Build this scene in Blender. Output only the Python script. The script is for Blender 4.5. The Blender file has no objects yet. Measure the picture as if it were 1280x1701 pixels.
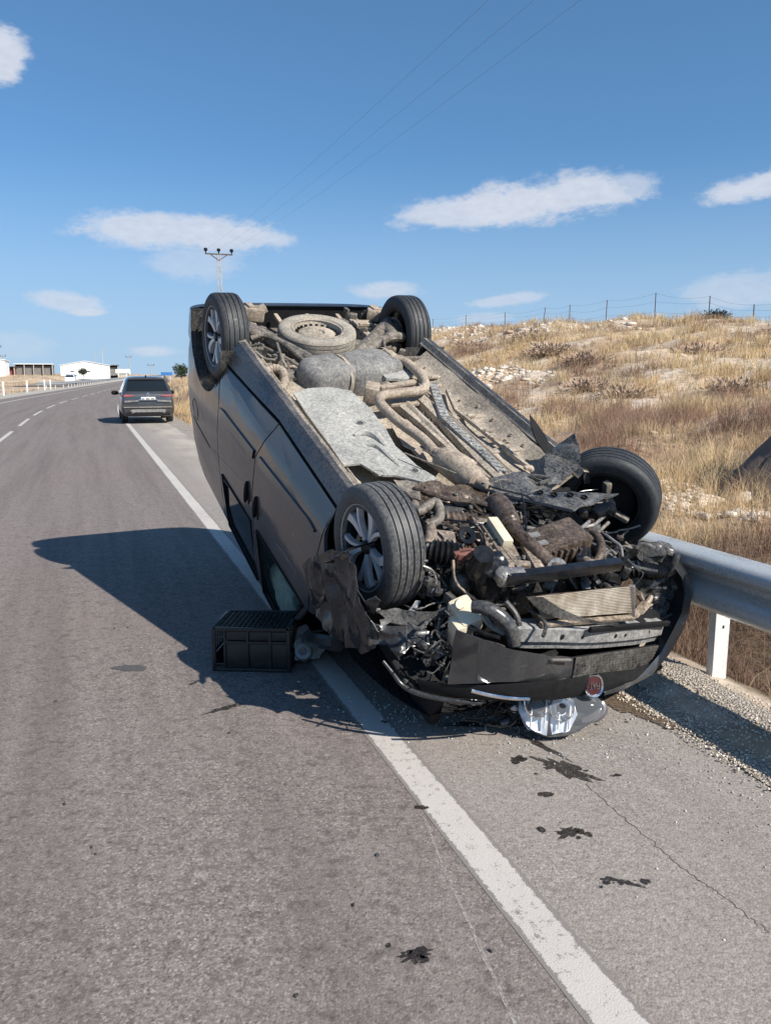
import bpy, bmesh, math, random
import numpy as np
from mathutils import Vector, Matrix, noise as mnoise
random.seed(7); rng = np.random.default_rng(7)
R = math.radians
S = bpy.context.scene
COL = S.collection
V3 = Vector

# ------------------------------------------------------------------ camera
cd = bpy.data.cameras.new('camera'); cam = bpy.data.objects.new('camera', cd); COL.objects.link(cam)
cam.location = (0, 0, 1.757); cam.rotation_euler = (R(90 - 9.676), 0, 0)
cd.sensor_fit = 'VERTICAL'; cd.sensor_height = 36; cd.lens = 1340.33 / 1701 * 36
cd.clip_start = 0.05; cd.clip_end = 6000
S.camera = cam

# ------------------------------------------------------------------ sun and sky
SUNV = Vector((.96, -.77, 1.0)).normalized()
sl = bpy.data.lights.new('sun', 'SUN'); sun = bpy.data.objects.new('sun', sl); COL.objects.link(sun)
sl.energy = 3.75; sl.angle = R(.53); sl.color = (1, .945, .865)
sun.rotation_euler = SUNV.to_track_quat('Z', 'Y').to_euler()
W = bpy.data.worlds.new('World'); S.world = W; W.use_nodes = True
wt = W.node_tree; wt.nodes.clear()
def wn(t, **k):
    n = wt.nodes.new(t)
    for a, b in k.items(): setattr(n, a, b)
    return n
sky = wn('ShaderNodeTexSky', sky_type='NISHITA', sun_disc=False, sun_elevation=math.asin(SUNV.z),
         sun_rotation=math.atan2(SUNV.x, SUNV.y), altitude=900, air_density=1.0, dust_density=.3, ozone_density=2.4)
bg = wn('ShaderNodeBackground'); bg.inputs['Strength'].default_value = .081
wo = wn('ShaderNodeOutputWorld')
tc = wn('ShaderNodeTexCoord'); sx = wn('ShaderNodeSeparateXYZ'); wt.links.new(tc.outputs['Generated'], sx.inputs[0])
def wmath(op, a, b=None, c=None):
    n = wn('ShaderNodeMath', operation=op)
    for i, v in enumerate((a, b, c)):
        if v is None: continue
        if isinstance(v, (int, float)): n.inputs[i].default_value = v
        else: wt.links.new(v, n.inputs[i])
    return n.outputs[0]
az = wmath('ARCTAN2', sx.outputs[0], sx.outputs[1]); el = wmath('ARCSINE', sx.outputs[2])
ae = wn('ShaderNodeCombineXYZ'); wt.links.new(az, ae.inputs[0]); wt.links.new(el, ae.inputs[1])
def wnoise(scale, sc3, detail=6, rough=.55):
    mp = wn('ShaderNodeMapping'); mp.inputs['Scale'].default_value = sc3; wt.links.new(ae.outputs[0], mp.inputs[0])
    n = wn('ShaderNodeTexNoise'); n.inputs['Scale'].default_value = scale; n.inputs['Detail'].default_value = detail
    n.inputs['Roughness'].default_value = rough; wt.links.new(mp.outputs[0], n.inputs[0]); return n.outputs[0]
nA = wnoise(14, (1, 2.4, 1)); nB = wnoise(60, (1, 2, 1), 5)
nC = wnoise(170, (1, 1.6, 1), 4)
edge = wmath('ADD', wmath('ADD', wmath('MULTIPLY', wmath('SUBTRACT', nA, .5), 1.6), wmath('MULTIPLY', wmath('SUBTRACT', nB, .5), .75)), wmath('MULTIPLY', wmath('SUBTRACT', nC, .5), .3))
total = None
CLOUDS = [  # azimuth, elevation, half width, half height, tilt, density
    (-.412, .318, .026, .034, -.9, .9), (-.275, .1605, .085, .0225, 0, .8), (-.205, .1600, .085, .0230, -.02, .8), (-.168, .160, .065, .012, -.10, .7),
    (.075, .184, .075, .020, .02, .8), (.160, .193, .090, .026, .07, .9), (.225, .204, .075, .027, .04, .85), (.270, .207, .038, .018, .1, .6),
    (.410, .198, .060, .016, .16, .85), (-.222, .128, .055, .022, 0, .4), (.0, .100, .042, .012, 0, .6), (.14, .0865, .05, .008, .1, .55),
    (-.365, .081, .045, .011, -.08, .6), (-.345, .070, .022, .005, 0, .7), (.40, .088, .075, .022, .05, .45), (-.275, .0265, .035, .007, 0, .5), (.115, .066, .04, .008, 0, .4),
    (-.43, .03, .05, .02, 0, .25), (.9, .25, .2, .04, .1, .8), (-1.0, .2, .25, .04, 0, .8), (2.2, .3, .3, .05, .1, .8), (-2.4, .22, .3, .05, 0, .8)]
for a0, e0, w0, h0, t0, dn in CLOUDS:
    mp = wn('ShaderNodeMapping', vector_type='TEXTURE')
    mp.inputs['Location'].default_value = (a0, e0, 0); mp.inputs['Rotation'].default_value = (0, 0, t0); mp.inputs['Scale'].default_value = (w0, h0, 1)
    wt.links.new(ae.outputs[0], mp.inputs[0])
    ln = wn('ShaderNodeVectorMath', operation='LENGTH'); wt.links.new(mp.outputs[0], ln.inputs[0])
    d = wmath('ADD', ln.outputs['Value'], wmath('MULTIPLY', edge, .95))
    mr = wn('ShaderNodeMapRange', interpolation_type='SMOOTHSTEP'); wt.links.new(d, mr.inputs[0])
    mr.inputs[1].default_value = 1.12; mr.inputs[2].default_value = .5; mr.inputs[3].default_value = 0; mr.inputs[4].default_value = dn
    total = mr.outputs[0] if total is None else wmath('MAXIMUM', total, mr.outputs[0])
lift = wn('ShaderNodeVectorMath', operation='MULTIPLY_ADD'); wt.links.new(tc.outputs['Generated'], lift.inputs[0]); lift.inputs[1].default_value = (1, 1, .86); lift.inputs[2].default_value = (0, 0, .13)   # hazy air hides the last degrees
wt.links.new(lift.outputs[0], sky.inputs[0])
tint = wn('ShaderNodeMix', data_type='RGBA', blend_type='MULTIPLY'); tint.inputs[0].default_value = 1; wt.links.new(sky.outputs[0], tint.inputs[6]); tint.inputs[7].default_value = (.70, .98, 1.08, 1)
mx = wn('ShaderNodeMix', data_type='RGBA'); wt.links.new(total, mx.inputs[0]); hzf = wn('ShaderNodeMapRange', interpolation_type='SMOOTHSTEP'); wt.links.new(el, hzf.inputs[0]); hzf.inputs[1].default_value = .26; hzf.inputs[2].default_value = -.02; hzf.inputs[3].default_value = 0; hzf.inputs[4].default_value = .9
hzm = wn('ShaderNodeMix', data_type='RGBA'); wt.links.new(hzf.outputs[0], hzm.inputs[0]); wt.links.new(tint.outputs[2], hzm.inputs[6]); hzm.inputs[7].default_value = (2.95, 4.05, 5.2, 1)
wt.links.new(hzm.outputs[2], mx.inputs[6])
cc = wn('ShaderNodeMix', data_type='RGBA'); wt.links.new(nB, cc.inputs[0]); cc.inputs[6].default_value = (3.9, 4.2, 4.9, 1); cc.inputs[7].default_value = (5.6, 5.85, 6.4, 1)
wt.links.new(cc.outputs[2], mx.inputs[7])
wt.links.new(mx.outputs[2], bg.inputs[0]); wt.links.new(bg.outputs[0], wo.inputs[0])
S.view_settings.view_transform = 'Standard'; S.view_settings.look = 'None'
S.view_settings.exposure = 0.85; S.view_settings.gamma = 1; S.view_settings.use_curve_mapping = False
S.render.engine = 'CYCLES'

# ------------------------------------------------------------------ materials
class NT:
    def __init__(s, name):
        s.m = bpy.data.materials.new(name); s.m.use_nodes = True; s.t = s.m.node_tree
        s.b = s.t.nodes['Principled BSDF']; s.out = s.t.nodes['Material Output']
        s.co = s.t.nodes.new('ShaderNodeTexCoord')
    def n(s, typ, ins=None, **k):
        n = s.t.nodes.new(typ)
        for a, b in k.items(): setattr(n, a, b)
        for a, b in (ins or {}).items(): s.set(n.inputs[a], b)
        return n
    def set(s, sock, v):
        if isinstance(v, bpy.types.NodeSocket): s.t.links.new(v, sock)
        elif isinstance(v, (tuple, list)) and len(v) == 3 and sock.type == 'RGBA': sock.default_value = (*v, 1)
        else: sock.default_value = v
    def noise(s, scale, detail=5, rough=.55, vec=None, sc=None):
        v = vec or s.co.outputs['Object']
        if sc: v = s.n('ShaderNodeMapping', {0: v, 'Scale': sc}).outputs[0]
        return s.n('ShaderNodeTexNoise', {'Vector': v, 'Scale': scale, 'Detail': detail, 'Roughness': rough}).outputs[0]
    def ramp(s, v, a, b, lo=0., hi=1.):
        return s.n('ShaderNodeMapRange', {0: v, 1: a, 2: b, 3: lo, 4: hi}).outputs[0]
    def mix(s, f, a, b, mode='MIX'):
        n = s.n('ShaderNodeMix', data_type='RGBA', blend_type=mode)
        s.set(n.inputs[0], f); s.set(n.inputs[6], a); s.set(n.inputs[7], b); return n.outputs[2]
    def math(s, op, a, b):
        n = s.n('ShaderNodeMath', operation=op); s.set(n.inputs[0], a); s.set(n.inputs[1], b); return n.outputs[0]
    def bump(s, h, strength=.3, dist=.01):
        n = s.n('ShaderNodeBump', {'Height': h, 'Strength': strength, 'Distance': dist}); s.set(s.b.inputs['Normal'], n.outputs[0])
    def p(s, **k):
        for a, b in k.items(): s.set(s.b.inputs[a.replace('_', ' ')], b)
        return s
def plain(name, c, rough=.5, metal=0., var=.35, scale=18, bump=.15, coat=0., bdist=.004):
    t = NT(name); nz = t.noise(scale); nz2 = t.noise(scale * 7, 3)
    f = t.math('ADD', t.math('MULTIPLY', nz, .7), t.math('MULTIPLY', nz2, .3))
    lo = tuple(x * (1 - var) for x in c); hi = tuple(min(1, x * (1 + var)) for x in c)
    t.p(Base_Color=t.mix(t.ramp(f, .3, .7), lo, hi), Roughness=t.ramp(nz, .3, .7, max(.02, rough - .1), min(1, rough + .12)), Metallic=metal, Coat_Weight=coat)
    if bump: t.bump(f, bump, bdist)
    return t.m
def dusty(name, base, dust, amount=.5, scale=9, rough=.75, metal=.0, bump=.25, fine=60):
    """a surface partly covered by road dust, mud flecks and scuffs"""
    t = NT(name); a = t.noise(scale, 7, .62); b = t.noise(fine, 4, .6); c = t.noise(scale * .35, 3)
    f = t.math('ADD', t.math('MULTIPLY', a, .42), t.math('ADD', t.math('MULTIPLY', b, .36), t.math('MULTIPLY', c, .22)))
    th = .62 - amount * .24
    m = t.ramp(f, th - .17, th + .17)
    d2 = t.mix(t.ramp(b, .35, .65), tuple(x * .78 for x in dust), tuple(min(1, x * 1.12) for x in dust))
    t.p(Base_Color=t.mix(m, base, d2), Roughness=t.ramp(m, 0, 1, max(.15, rough - .35), min(1, rough + .15)), Metallic=t.ramp(m, 0, 1, metal, 0))
    t.bump(f, bump, .006)
    return t.m
MAT = {}
# car paint with road film and hairline scratches
t = NT('van_paint'); fl = t.noise(900, 2); film = t.noise(2.2, 6, .6); fine = t.noise(70, 4, .6)
scr = t.noise(6, 2, .5, sc=(1, 1, 14)); scr2 = t.noise(9, 2, .5, sc=(2.5, 1, 9))
c = t.mix(t.ramp(fl, .4, .7), (.018, .020, .024), (.035, .038, .045))
c = t.mix(t.math('MULTIPLY', t.ramp(t.math('ADD', t.math('MULTIPLY', film, .75), t.math('MULTIPLY', fine, .25)), .42, .70), .34), c, (.17, .15, .13))
sm = t.math('MULTIPLY', t.ramp(scr, .685, .70), t.ramp(film, .45, .6)); c = t.mix(t.math('MULTIPLY', sm, .6), c, (.35, .33, .3))
t.p(Base_Color=c, Metallic=.2, Roughness=t.ramp(film, .35, .7, .30, .55), Coat_Weight=.7, Coat_Roughness=.12); t.bump(fine, .03, .002)
MAT['paint'] = t.m
MAT['paint_torn'] = dusty('torn_paint', (.028, .029, .032), (.062, .060, .059), .26, 4, .32, .25, .03)
MAT['sill'] = dusty('dusty_sill_paint', (.040, .042, .047), (.19, .17, .145), .22, 3, .45, .25, .06)
MAT['dust_steel'] = dusty('dusty_floor_steel', (.07, .06, .05), (.46, .39, .305), .70, 6, .85, .1, .35)
MAT['dust_tan'] = dusty('dusty_exhaust_steel', (.13, .10, .075), (.47, .385, .295), .66, 9, .8, .2, .25)
MAT['dust_grey'] = dusty('dusty_plastic_shield', (.10, .105, .105), (.40, .385, .345), .74, 4, .8, 0, .18)
MAT['tank'] = dusty('dusty_tank_plastic', (.06, .06, .06), (.30, .285, .26), .55, 16, .85, 0, .3)
MAT['arm'] = dusty('dusty_suspension_steel', (.03, .028, .026), (.32, .275, .22), .42, 14, .75, .1, .35)
MAT['black_scuff'] = dusty('scuffed_black_plastic', (.012, .012, .013), (.24, .23, .21), .22, 11, .5, 0, .35)
MAT['cable'] = dusty('scraped_grey_plastic', (.05, .05, .05), (.42, .41, .38), .55, 30, .7, 0, .4)
MAT['black_dusty'] = dusty('dusty_black_plastic', (.015, .015, .016), (.16, .15, .135), .3, 14, .55, 0, .3)
MAT['black_gloss'] = plain('oily_black_metal', (.012, .012, .013), .22, .1, .4, 20, .25)
MAT['black_matt'] = plain('matt_black_plastic', (.012, .012, .013), .75, 0, .4, 30, .2); MAT['black_matt'].node_tree.nodes['Principled BSDF'].inputs['Specular IOR Level'].default_value = .2
MAT['brown_oil'] = dusty('oily_brown_metal', (.022, .017, .014), (.20, .145, .105), .40, 16, .5, .3, .4)
MAT['gear'] = dusty('dusty_cast_alloy', (.07, .055, .045), (.46, .37, .28), .46, 14, .6, .3, .45)
MAT['alloy_dull'] = dusty('dull_alloy', (.22, .215, .21), (.38, .34, .29), .35, 16, .5, .6, .25)
MAT['beam'] = dusty('dusty_beam', (.12, .12, .12), (.36, .35, .33), .6, 20, .75, .2, .25)
MAT['tyre'] = dusty('tyre_rubber', (.016, .018, .021), (.055, .056, .056), .28, 10, .8, 0, .12)
MAT['tyre_muddy'] = dusty('muddy_tyre_rubber', (.018, .018, .020), (.15, .147, .14), .30, 5, .75, 0, .3)
MAT['tyre_dust'] = dusty('dusty_tyre_rubber', (.10, .092, .08), (.36, .32, .26), .8, 8, .9, 0, .25)
MAT['rim'] = plain('polished_alloy', (.60, .60, .60), .42, .35, .08, 30, .03)
MAT['rim_dark'] = plain('black_rim', (.018, .018, .02), .4, .3, .3, 30, .05)
MAT['chrome'] = plain('chrome_strip', (.7, .7, .72), .15, 1, .1, 20, 0)
MAT['galv'] = dusty('galvanised_steel', (.44, .465, .47), (.42, .42, .40), .38, 6, .5, .35, .03)
MAT['galv_post'] = dusty('galvanised_post_steel', (.70, .71, .69), (.68, .67, .63), .4, 9, .65, .25, .08)
MAT['cream'] = plain('cream_reservoir_plastic', (.62, .54, .40), .45, 0, .12, 14, .1)
MAT['white_metal'] = plain('white_sheet_metal', (.80, .80, .78), .6, 0, .06, .5, .05)
MAT['crate'] = plain('black_crate_plastic', (.014, .017, .018), .42, 0, .35, 25, .12)
MAT['red'] = plain('red_enamel', (.055, .013, .014), .35, 0, .1, 30, 0)
MAT['concrete'] = plain('far_concrete', (.40, .37, .33), .9, 0, .12, 3, .2)
MAT['wood'] = plain('weathered_post_wood', (.16, .125, .09), .9, 0, .35, 20, .4)
MAT['rust'] = plain('rusty_post_steel', (.10, .07, .055), .8, .2, .4, 20, .2)
MAT['green'] = plain('pale_green_cloth', (.36, .50, .41), .8, 0, .3, 22, .5)
MAT['cabin'] = plain('dark_cabin_lining', (.03, .03, .032), .9, 0, .3, 12, .2)
MAT['liquid'] = None
t = NT('tinted_glass'); t.p(Base_Color=(.012, .016, .018), Roughness=.06, Metallic=0., Alpha=.86, Coat_Weight=.4); t.b.inputs['Specular IOR Level'].default_value = .5; MAT['glass_dark'] = t.m
t = NT('front_side_glass'); t.p(Base_Color=(.02, .035, .03), Roughness=.05, Alpha=.32); MAT['glass'] = t.m
t = NT('headlamp_lens'); t.p(Base_Color=(.55, .58, .61), Roughness=.05, Alpha=.14, Coat_Weight=.3); MAT['lens'] = t.m
t = NT('headlamp_reflector'); nz = t.noise(20, 3); t.p(Base_Color=(.66, .67, .69), Metallic=.45, Roughness=t.ramp(nz, .3, .7, .2, .5)); t.bump(nz, .4, .01); MAT['reflector'] = t.m
# radiator core: fine fins come from the mesh; the metal is bent and dusty
t = NT('radiator_core'); a = t.noise(9, 6, .6); b = t.noise(40, 3); t.p(Base_Color=t.mix(t.ramp(a, .35, .65), (.34, .28, .21), (.60, .56, .49)), Roughness=.55, Metallic=.25); t.bump(b, .4, .004); MAT['fins'] = t.m
# liquid stain
def stain_mat(name, c, rough):
    t = NT(name); a = t.noise(25, 5, .65); t.p(Base_Color=t.mix(t.ramp(a, .35, .65), c, tuple(x * 2.0 for x in c)), Roughness=rough)
    t.bump(t.noise(150, 3), .25, .003); al = t.noise(55, 5, .7); t.set(t.b.inputs['Alpha'], t.ramp(al, .36, .52, .15, .95))
    return t.m
MAT['liquid'] = stain_mat('dark_fluid', (.022, .018, .015), .35)
MAT['soil'] = stain_mat('damp_brown_soil', (.085, .058, .036), .9)

def asphalt(name, dark, light, spec, tint, patch, tracks, sand=False):
    t = NT(name); P = t.co.outputs['Object']; uv = t.co.outputs['UV']
    vor = t.n('ShaderNodeTexVoronoi', {'Vector': P, 'Scale': 105.}); vor2 = t.n('ShaderNodeTexVoronoi', {'Vector': P, 'Scale': 120.})
    vc = t.n('ShaderNodeSeparateColor', {0: vor.outputs['Color']}).outputs[0]
    vc2 = t.n('ShaderNodeSeparateColor', {0: vor2.outputs['Color']}).outputs[1]
    n1 = t.noise(190, 4, .6); n2 = t.noise(7, 6, .6); n3 = t.noise(.7, 4, .55); n4 = t.noise(24, 4, .6)
    f = t.math('ADD', t.math('MULTIPLY', vc, .5), t.math('MULTIPLY', n1, .5))
    c = t.mix(t.ramp(f, .25, .75), dark, light)
    n5 = t.noise(52, 3, .55); n6 = t.noise(19, 5, .65); n8 = t.noise(240, 2, .5)
    c = t.mix(t.math('MULTIPLY', t.ramp(vc2, .86, .92), .55), c, spec)                    # pale stones in the binder
    c = t.mix(t.math('MULTIPLY', t.ramp(n8, .60, .72), .5), c, spec)
    c = t.mix(t.math('MULTIPLY', t.ramp(n3, .36, .62), .5), c, tint)
    c = t.mix(t.math('MULTIPLY', t.ramp(t.noise(.45, 3, .5), .42, .6), .35), c, (tint[0] * 1.02, tint[1] * .93, tint[2] * .93))
    c = t.mix(t.math('MULTIPLY', t.ramp(n5, .55, .68), .45 + .15 * patch), c, tuple(x * .5 for x in dark))   # pores
    c = t.mix(t.math('MULTIPLY', t.math('MULTIPLY', t.ramp(n6, .47, .62), t.ramp(n2, .36, .58)), .55 * patch), c, tuple(x * .55 for x in dark))      # dark blotches
    # streaks along the direction of travel, from tyres
    st = t.noise(1., 5, .6, vec=uv, sc=(2.6, .10, 1)); st2 = t.noise(1., 4, .6, vec=uv, sc=(9, .35, 1))
    stf = t.math('ADD', t.math('MULTIPLY', st, .65), t.math('MULTIPLY', st2, .35))
    c = t.mix(t.math('MULTIPLY', t.ramp(stf, .45, .66), tracks), c, tuple(x * .72 for x in dark))
    if sand:
        sv = t.n('ShaderNodeSeparateXYZ', {0: uv}); sf = t.math('MULTIPLY', t.ramp(sv.outputs[0], 1.55, 2.3), t.ramp(sv.outputs[1], 5., 11.)); sf = t.math('MULTIPLY', sf, t.ramp(t.noise(1., 5, .6, vec=uv, sc=(1.5, .5, 1)), .30, .58)); c = t.mix(t.math('MULTIPLY', sf, .85), c, (.47, .415, .345))
    spk = t.n('ShaderNodeTexVoronoi', {'Vector': P, 'Scale': 9.}); g = t.math('ADD', spk.outputs['Distance'], t.math('MULTIPLY', n4, .10))
    sel = t.n('ShaderNodeSeparateColor', {0: spk.outputs['Color']}).outputs[2]
    blot = t.math('MULTIPLY', t.ramp(g, .17, .10), t.ramp(sel, .55, .75)); c = t.mix(t.math('MULTIPLY', blot, .45 * patch), c, tuple(x * .42 for x in dark))
    t.p(Base_Color=c, Roughness=t.ramp(n1, .3, .7, .78, .95)); t.b.inputs['Specular IOR Level'].default_value = .25
    h = t.math('ADD', t.math('MULTIPLY', vor.outputs['Distance'], -.9), n1)
    t.bump(h, .42, .005)
    return t.m
MAT['asphalt'] = asphalt('worn_asphalt', (.124, .104, .092), (.285, .245, .22), (.48, .435, .395), (.232, .20, .18), 1., .45)
MAT['shoulder'] = asphalt('shoulder_asphalt', (.185, .163, .142), (.365, .328, .290), (.50, .47, .43), (.315, .282, .248), .35, .2, True)
# worn road paint that lets the asphalt show
t = NT('worn_road_paint'); a = t.noise(26, 6, .65); b = t.noise(160, 4, .6); c0 = t.noise(1.6, 4, .6); uv = t.co.outputs['UV']
ug = t.n('ShaderNodeSeparateXYZ', {0: uv}).outputs[0]
ed = t.math('ABSOLUTE', t.math('SUBTRACT', ug, .5), 0)
f = t.math('ADD', t.math('MULTIPLY', a, .5), t.math('ADD', t.math('MULTIPLY', b, .3), t.math('MULTIPLY', c0, .2)))
f = t.math('SUBTRACT', f, t.math('MULTIPLY', t.ramp(ed, .36, .5), .30))
t.p(Base_Color=t.mix(t.ramp(f, .385, .455), (.22, .195, .175), t.mix(c0, (.46, .42, .375), (.56, .515, .465))), Roughness=.8); t.bump(b, .5, .004); MAT['road_paint'] = t.m
# gravel ground
t = NT('gravel_ground'); P = t.co.outputs['Object']; v = t.n('ShaderNodeTexVoronoi', {'Vector': P, 'Scale': 75.}); v2 = t.n('ShaderNodeTexVoronoi', {'Vector': P, 'Scale': 140.})
vc = t.n('ShaderNodeSeparateColor', {0: v.outputs['Color']}).outputs[0]; n2 = t.noise(1.4, 5)
c = t.mix(vc, (.36, .30, .235), (.74, .66, .56)); c = t.mix(t.ramp(n2, .4, .7, 0, .5), c, (.33, .24, .155)); c = t.mix(t.ramp(v.outputs['Distance'], .3, .62, 0, .6), c, (.10, .085, .07))
t.p(Base_Color=c, Roughness=.95); t.bump(t.math('SUBTRACT', t.math('MULTIPLY', v2.outputs['Distance'], -.4), v.outputs['Distance']), .9, .012); MAT['gravel'] = t.m
# vertex coloured earth and vegetation
def vcol(name, rough=.95, nscale=3., amt=.35, bump=.5, bdist=.05, trans=0):
    t = NT(name); a = t.n('ShaderNodeVertexColor', layer_name='tone').outputs[0]; nz = t.noise(nscale, 7, .65)
    c = t.mix(amt, a, t.mix(t.ramp(nz, .3, .7), (.25, .25, .25), (1.55, 1.5, 1.45)), 'MULTIPLY') if amt else a
    if amt:
        k = t.mix(t.ramp(nz, .3, .7), (.45, .45, .45), (1.5, 1.5, 1.5)); c = t.mix(amt, a, t.mix(1., a, k, 'MULTIPLY'))
    t.p(Base_Color=c, Roughness=rough); t.b.inputs['Specular IOR Level'].default_value = .15
    if trans:
        g = t.n('ShaderNodeNewGeometry').outputs['Normal']; ad = t.n('ShaderNodeVectorMath', {0: g, 1: (.12, -.12, 1.1)}, operation='ADD').outputs[0]; nn = t.n('ShaderNodeVectorMath', {0: ad}, operation='NORMALIZE').outputs[0]; t.set(t.b.inputs['Normal'], nn)
    if bump: t.bump(nz, bump, bdist)
    if trans:
        tr = t.n('ShaderNodeBsdfTranslucent', {'Color': c}); ms = t.n('ShaderNodeMixShader', {0: trans, 1: t.b.outputs[0], 2: tr.outputs[0]}); t.t.links.new(ms.outputs[0], t.out.inputs[0])
    return t.m
MAT['earth'] = vcol('dry_earth', nscale=6., amt=.8)
MAT['straw'] = vcol('dry_straw', .8, amt=0, bump=0, trans=.4)
MAT['stone'] = vcol('limestone', .9, nscale=14., amt=.6, bump=.6, bdist=.03)
MAT['leaf'] = vcol('dull_foliage', .8, amt=0, bump=0, trans=.2)

# ------------------------------------------------------------------ mesh helpers
def link(o, parent=None, mw=None):
    COL.objects.link(o)
    if parent: o.parent = parent
    return o
class MB:
    def __init__(s): s.v = []; s.f = []
    def add(s, vs, fs):
        k = len(s.v); s.v += [tuple(x) for x in vs]; s.f += [tuple(i + k for i in f) for f in fs]; return s
    def box(s, c, d, M=None, bev=.0):
        c = Vector(c); hx, hy, hz = (x / 2 for x in d); b = min(bev, hx * .9, hy * .9, hz * .9)
        vs = []; fs = []
        if b <= 0:
            vs = [(x, y, z) for x in (-hx, hx) for y in (-hy, hy) for z in (-hz, hz)]
            fs = [(0, 1, 3, 2), (4, 6, 7, 5), (0, 4, 5, 1), (2, 3, 7, 6), (0, 2, 6, 4), (1, 5, 7, 3)]
        else:
            bm = bmesh.new(); bmesh.ops.create_cube(bm, size=1)
            for v in bm.verts: v.co = Vector((v.co.x * 2 * hx, v.co.y * 2 * hy, v.co.z * 2 * hz))
            bmesh.ops.bevel(bm, geom=list(bm.edges), offset=b, segments=2, affect='EDGES', profile=.6)
            bm.verts.index_update(); vs = [v.co.copy() for v in bm.verts]; fs = [[v.index for v in f.verts] for f in bm.faces]; bm.free()
        M = M or Matrix.Identity(3)
        return s.add([c + M @ Vector(v) for v in vs], fs)
    def bar(s, a, b, w, h, up=(0, 0, 1), bev=.0):
        a = Vector(a); b = Vector(b); x = (b - a); L = x.length; x.normalize(); y = Vector(up).cross(x)
        if y.length < 1e-4: y = Vector((0, 1, 0)).cross(x)
        y.normalize(); z = x.cross(y); M = Matrix((x, y, z)).transposed()
        return s.box((a + b) / 2, (L, w, h), M, bev)
    def tube(s, pts, r, n=10, sub=0, caps=True, rib=0):
        P = [Vector(p) for p in pts]; rr = list(r) if isinstance(r, (list, tuple)) else [r] * len(P)
        if sub:
            Q = []; q = []
            for i in range(len(P) - 1):
                p0 = P[max(i - 1, 0)]; p1 = P[i]; p2 = P[i + 1]; p3 = P[min(i + 2, len(P) - 1)]
                for k in range(sub):
                    u = k / sub
                    Q.append(.5 * ((2 * p1) + (p2 - p0) * u + (2 * p0 - 5 * p1 + 4 * p2 - p3) * u * u + (3 * p1 - p0 - 3 * p2 + p3) * u ** 3)); q.append(rr[i] * (1 - u) + rr[i + 1] * u)
            Q.append(P[-1]); q.append(rr[-1]); P, rr = Q, q
        if rib: rr = [x * (1 + (.16 if i % 2 else -.1) * rib) for i, x in enumerate(rr)]
        vs = []; fs = []; prev = None
        for i, p in enumerate(P):
            d = (P[min(i + 1, len(P) - 1)] - P[max(i - 1, 0)])
            d = d.normalized() if d.length > 1e-9 else Vector((0, 0, 1))
            if prev is None: a = d.orthogonal().normalized()
            else: a = (prev - d * prev.dot(d)); a = a.normalized() if a.length > 1e-6 else d.orthogonal().normalized()
            prev = a; b = d.cross(a)
            vs += [p + rr[i] * (math.cos(2 * math.pi * k / n) * a + math.sin(2 * math.pi * k / n) * b) for k in range(n)]
        for i in range(len(P) - 1):
            for k in range(n): fs.append((i * n + k, i * n + (k + 1) % n, (i + 1) * n + (k + 1) % n, (i + 1) * n + k))
        if caps: fs.append(tuple(range(n))[::-1]); fs.append(tuple((len(P) - 1) * n + k for k in range(n)))
        return s.add(vs, fs)
    def lathe(s, prof, o=(0, 0, 0), ax=(0, 1, 0), n=40, closed=False):
        o = Vector(o); ax = Vector(ax).normalized(); a = ax.orthogonal().normalized(); b = ax.cross(a); vs = []; fs = []; m = len(prof)
        for k in range(n):
            u = 2 * math.pi * k / n; e = a * math.cos(u) + b * math.sin(u)
            vs += [o + ax * h + e * r for r, h in prof]
        for k in range(n):
            k2 = (k + 1) % n
            for j in range(m if closed else m - 1): fs.append((k * m + j, k2 * m + j, k2 * m + (j + 1) % m, k * m + (j + 1) % m))
        return s.add(vs, fs)
    def rows(s, rows, closed=False):
        m = len(rows[0]); vs = [p for r in rows for p in r]; fs = []
        for i in range(len(rows) - 1):
            for j in range(m if closed else m - 1): fs.append((i * m + j, i * m + (j + 1) % m, (i + 1) * m + (j + 1) % m, (i + 1) * m + j))
        return s.add(vs, fs)
    def prism(s, poly, ext):
        P = [Vector(p) for p in poly]; e = Vector(ext); n = len(P)
        return s.add(P + [p + e for p in P], [tuple(range(n))[::-1], tuple(range(n, 2 * n))] + [(i, (i + 1) % n, n + (i + 1) % n, n + i) for i in range(n)])
    def ball(s, c, r, M=None, nu=18, nv=10, pw=1., wob=0., seed=0):
        c = Vector(c); M = M or Matrix.Identity(3); r = (r, r, r) if isinstance(r, (int, float)) else r; rows = []
        f = lambda x: math.copysign(abs(x) ** pw, x)
        for i in range(nv + 1):
            th = math.pi * i / nv; row = []
            for j in range(nu):
                ph = 2 * math.pi * j / nu; v = Vector((f(math.sin(th)) * f(math.cos(ph)) * r[0], f(math.sin(th)) * f(math.sin(ph)) * r[1], f(math.cos(th)) * r[2]))
                if wob: v *= 1 + wob * mnoise.noise(v * 3 / max(r) + Vector((seed, seed * 2, 0)))
                row.append(c + M @ v)
            rows.append(row)
        return s.rows(rows, True)
    def sheet(s, pts, cuts=5, amp=.0, freq=6., thick=.004, seed=0, crease=None):
        """a bent or crumpled sheet spanned by a closed outline"""
        bm = bmesh.new(); vs = [bm.verts.new(Vector(p)) for p in pts]; f = bm.faces.new(vs); f.normal_update()
        bmesh.ops.triangulate(bm, faces=[f])
        if cuts: bmesh.ops.subdivide_edges(bm, edges=list(bm.edges), cuts=cuts, use_grid_fill=True)
        bmesh.ops.recalc_face_normals(bm, faces=list(bm.faces))
        sd = Vector((seed * 3.1, seed * 1.7, seed))
        if amp:
            for v in bm.verts:
                q = v.co * freq + sd; v.co += (mnoise.noise_vector(q) + .5 * mnoise.noise_vector(q * 2.3)) * amp
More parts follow.
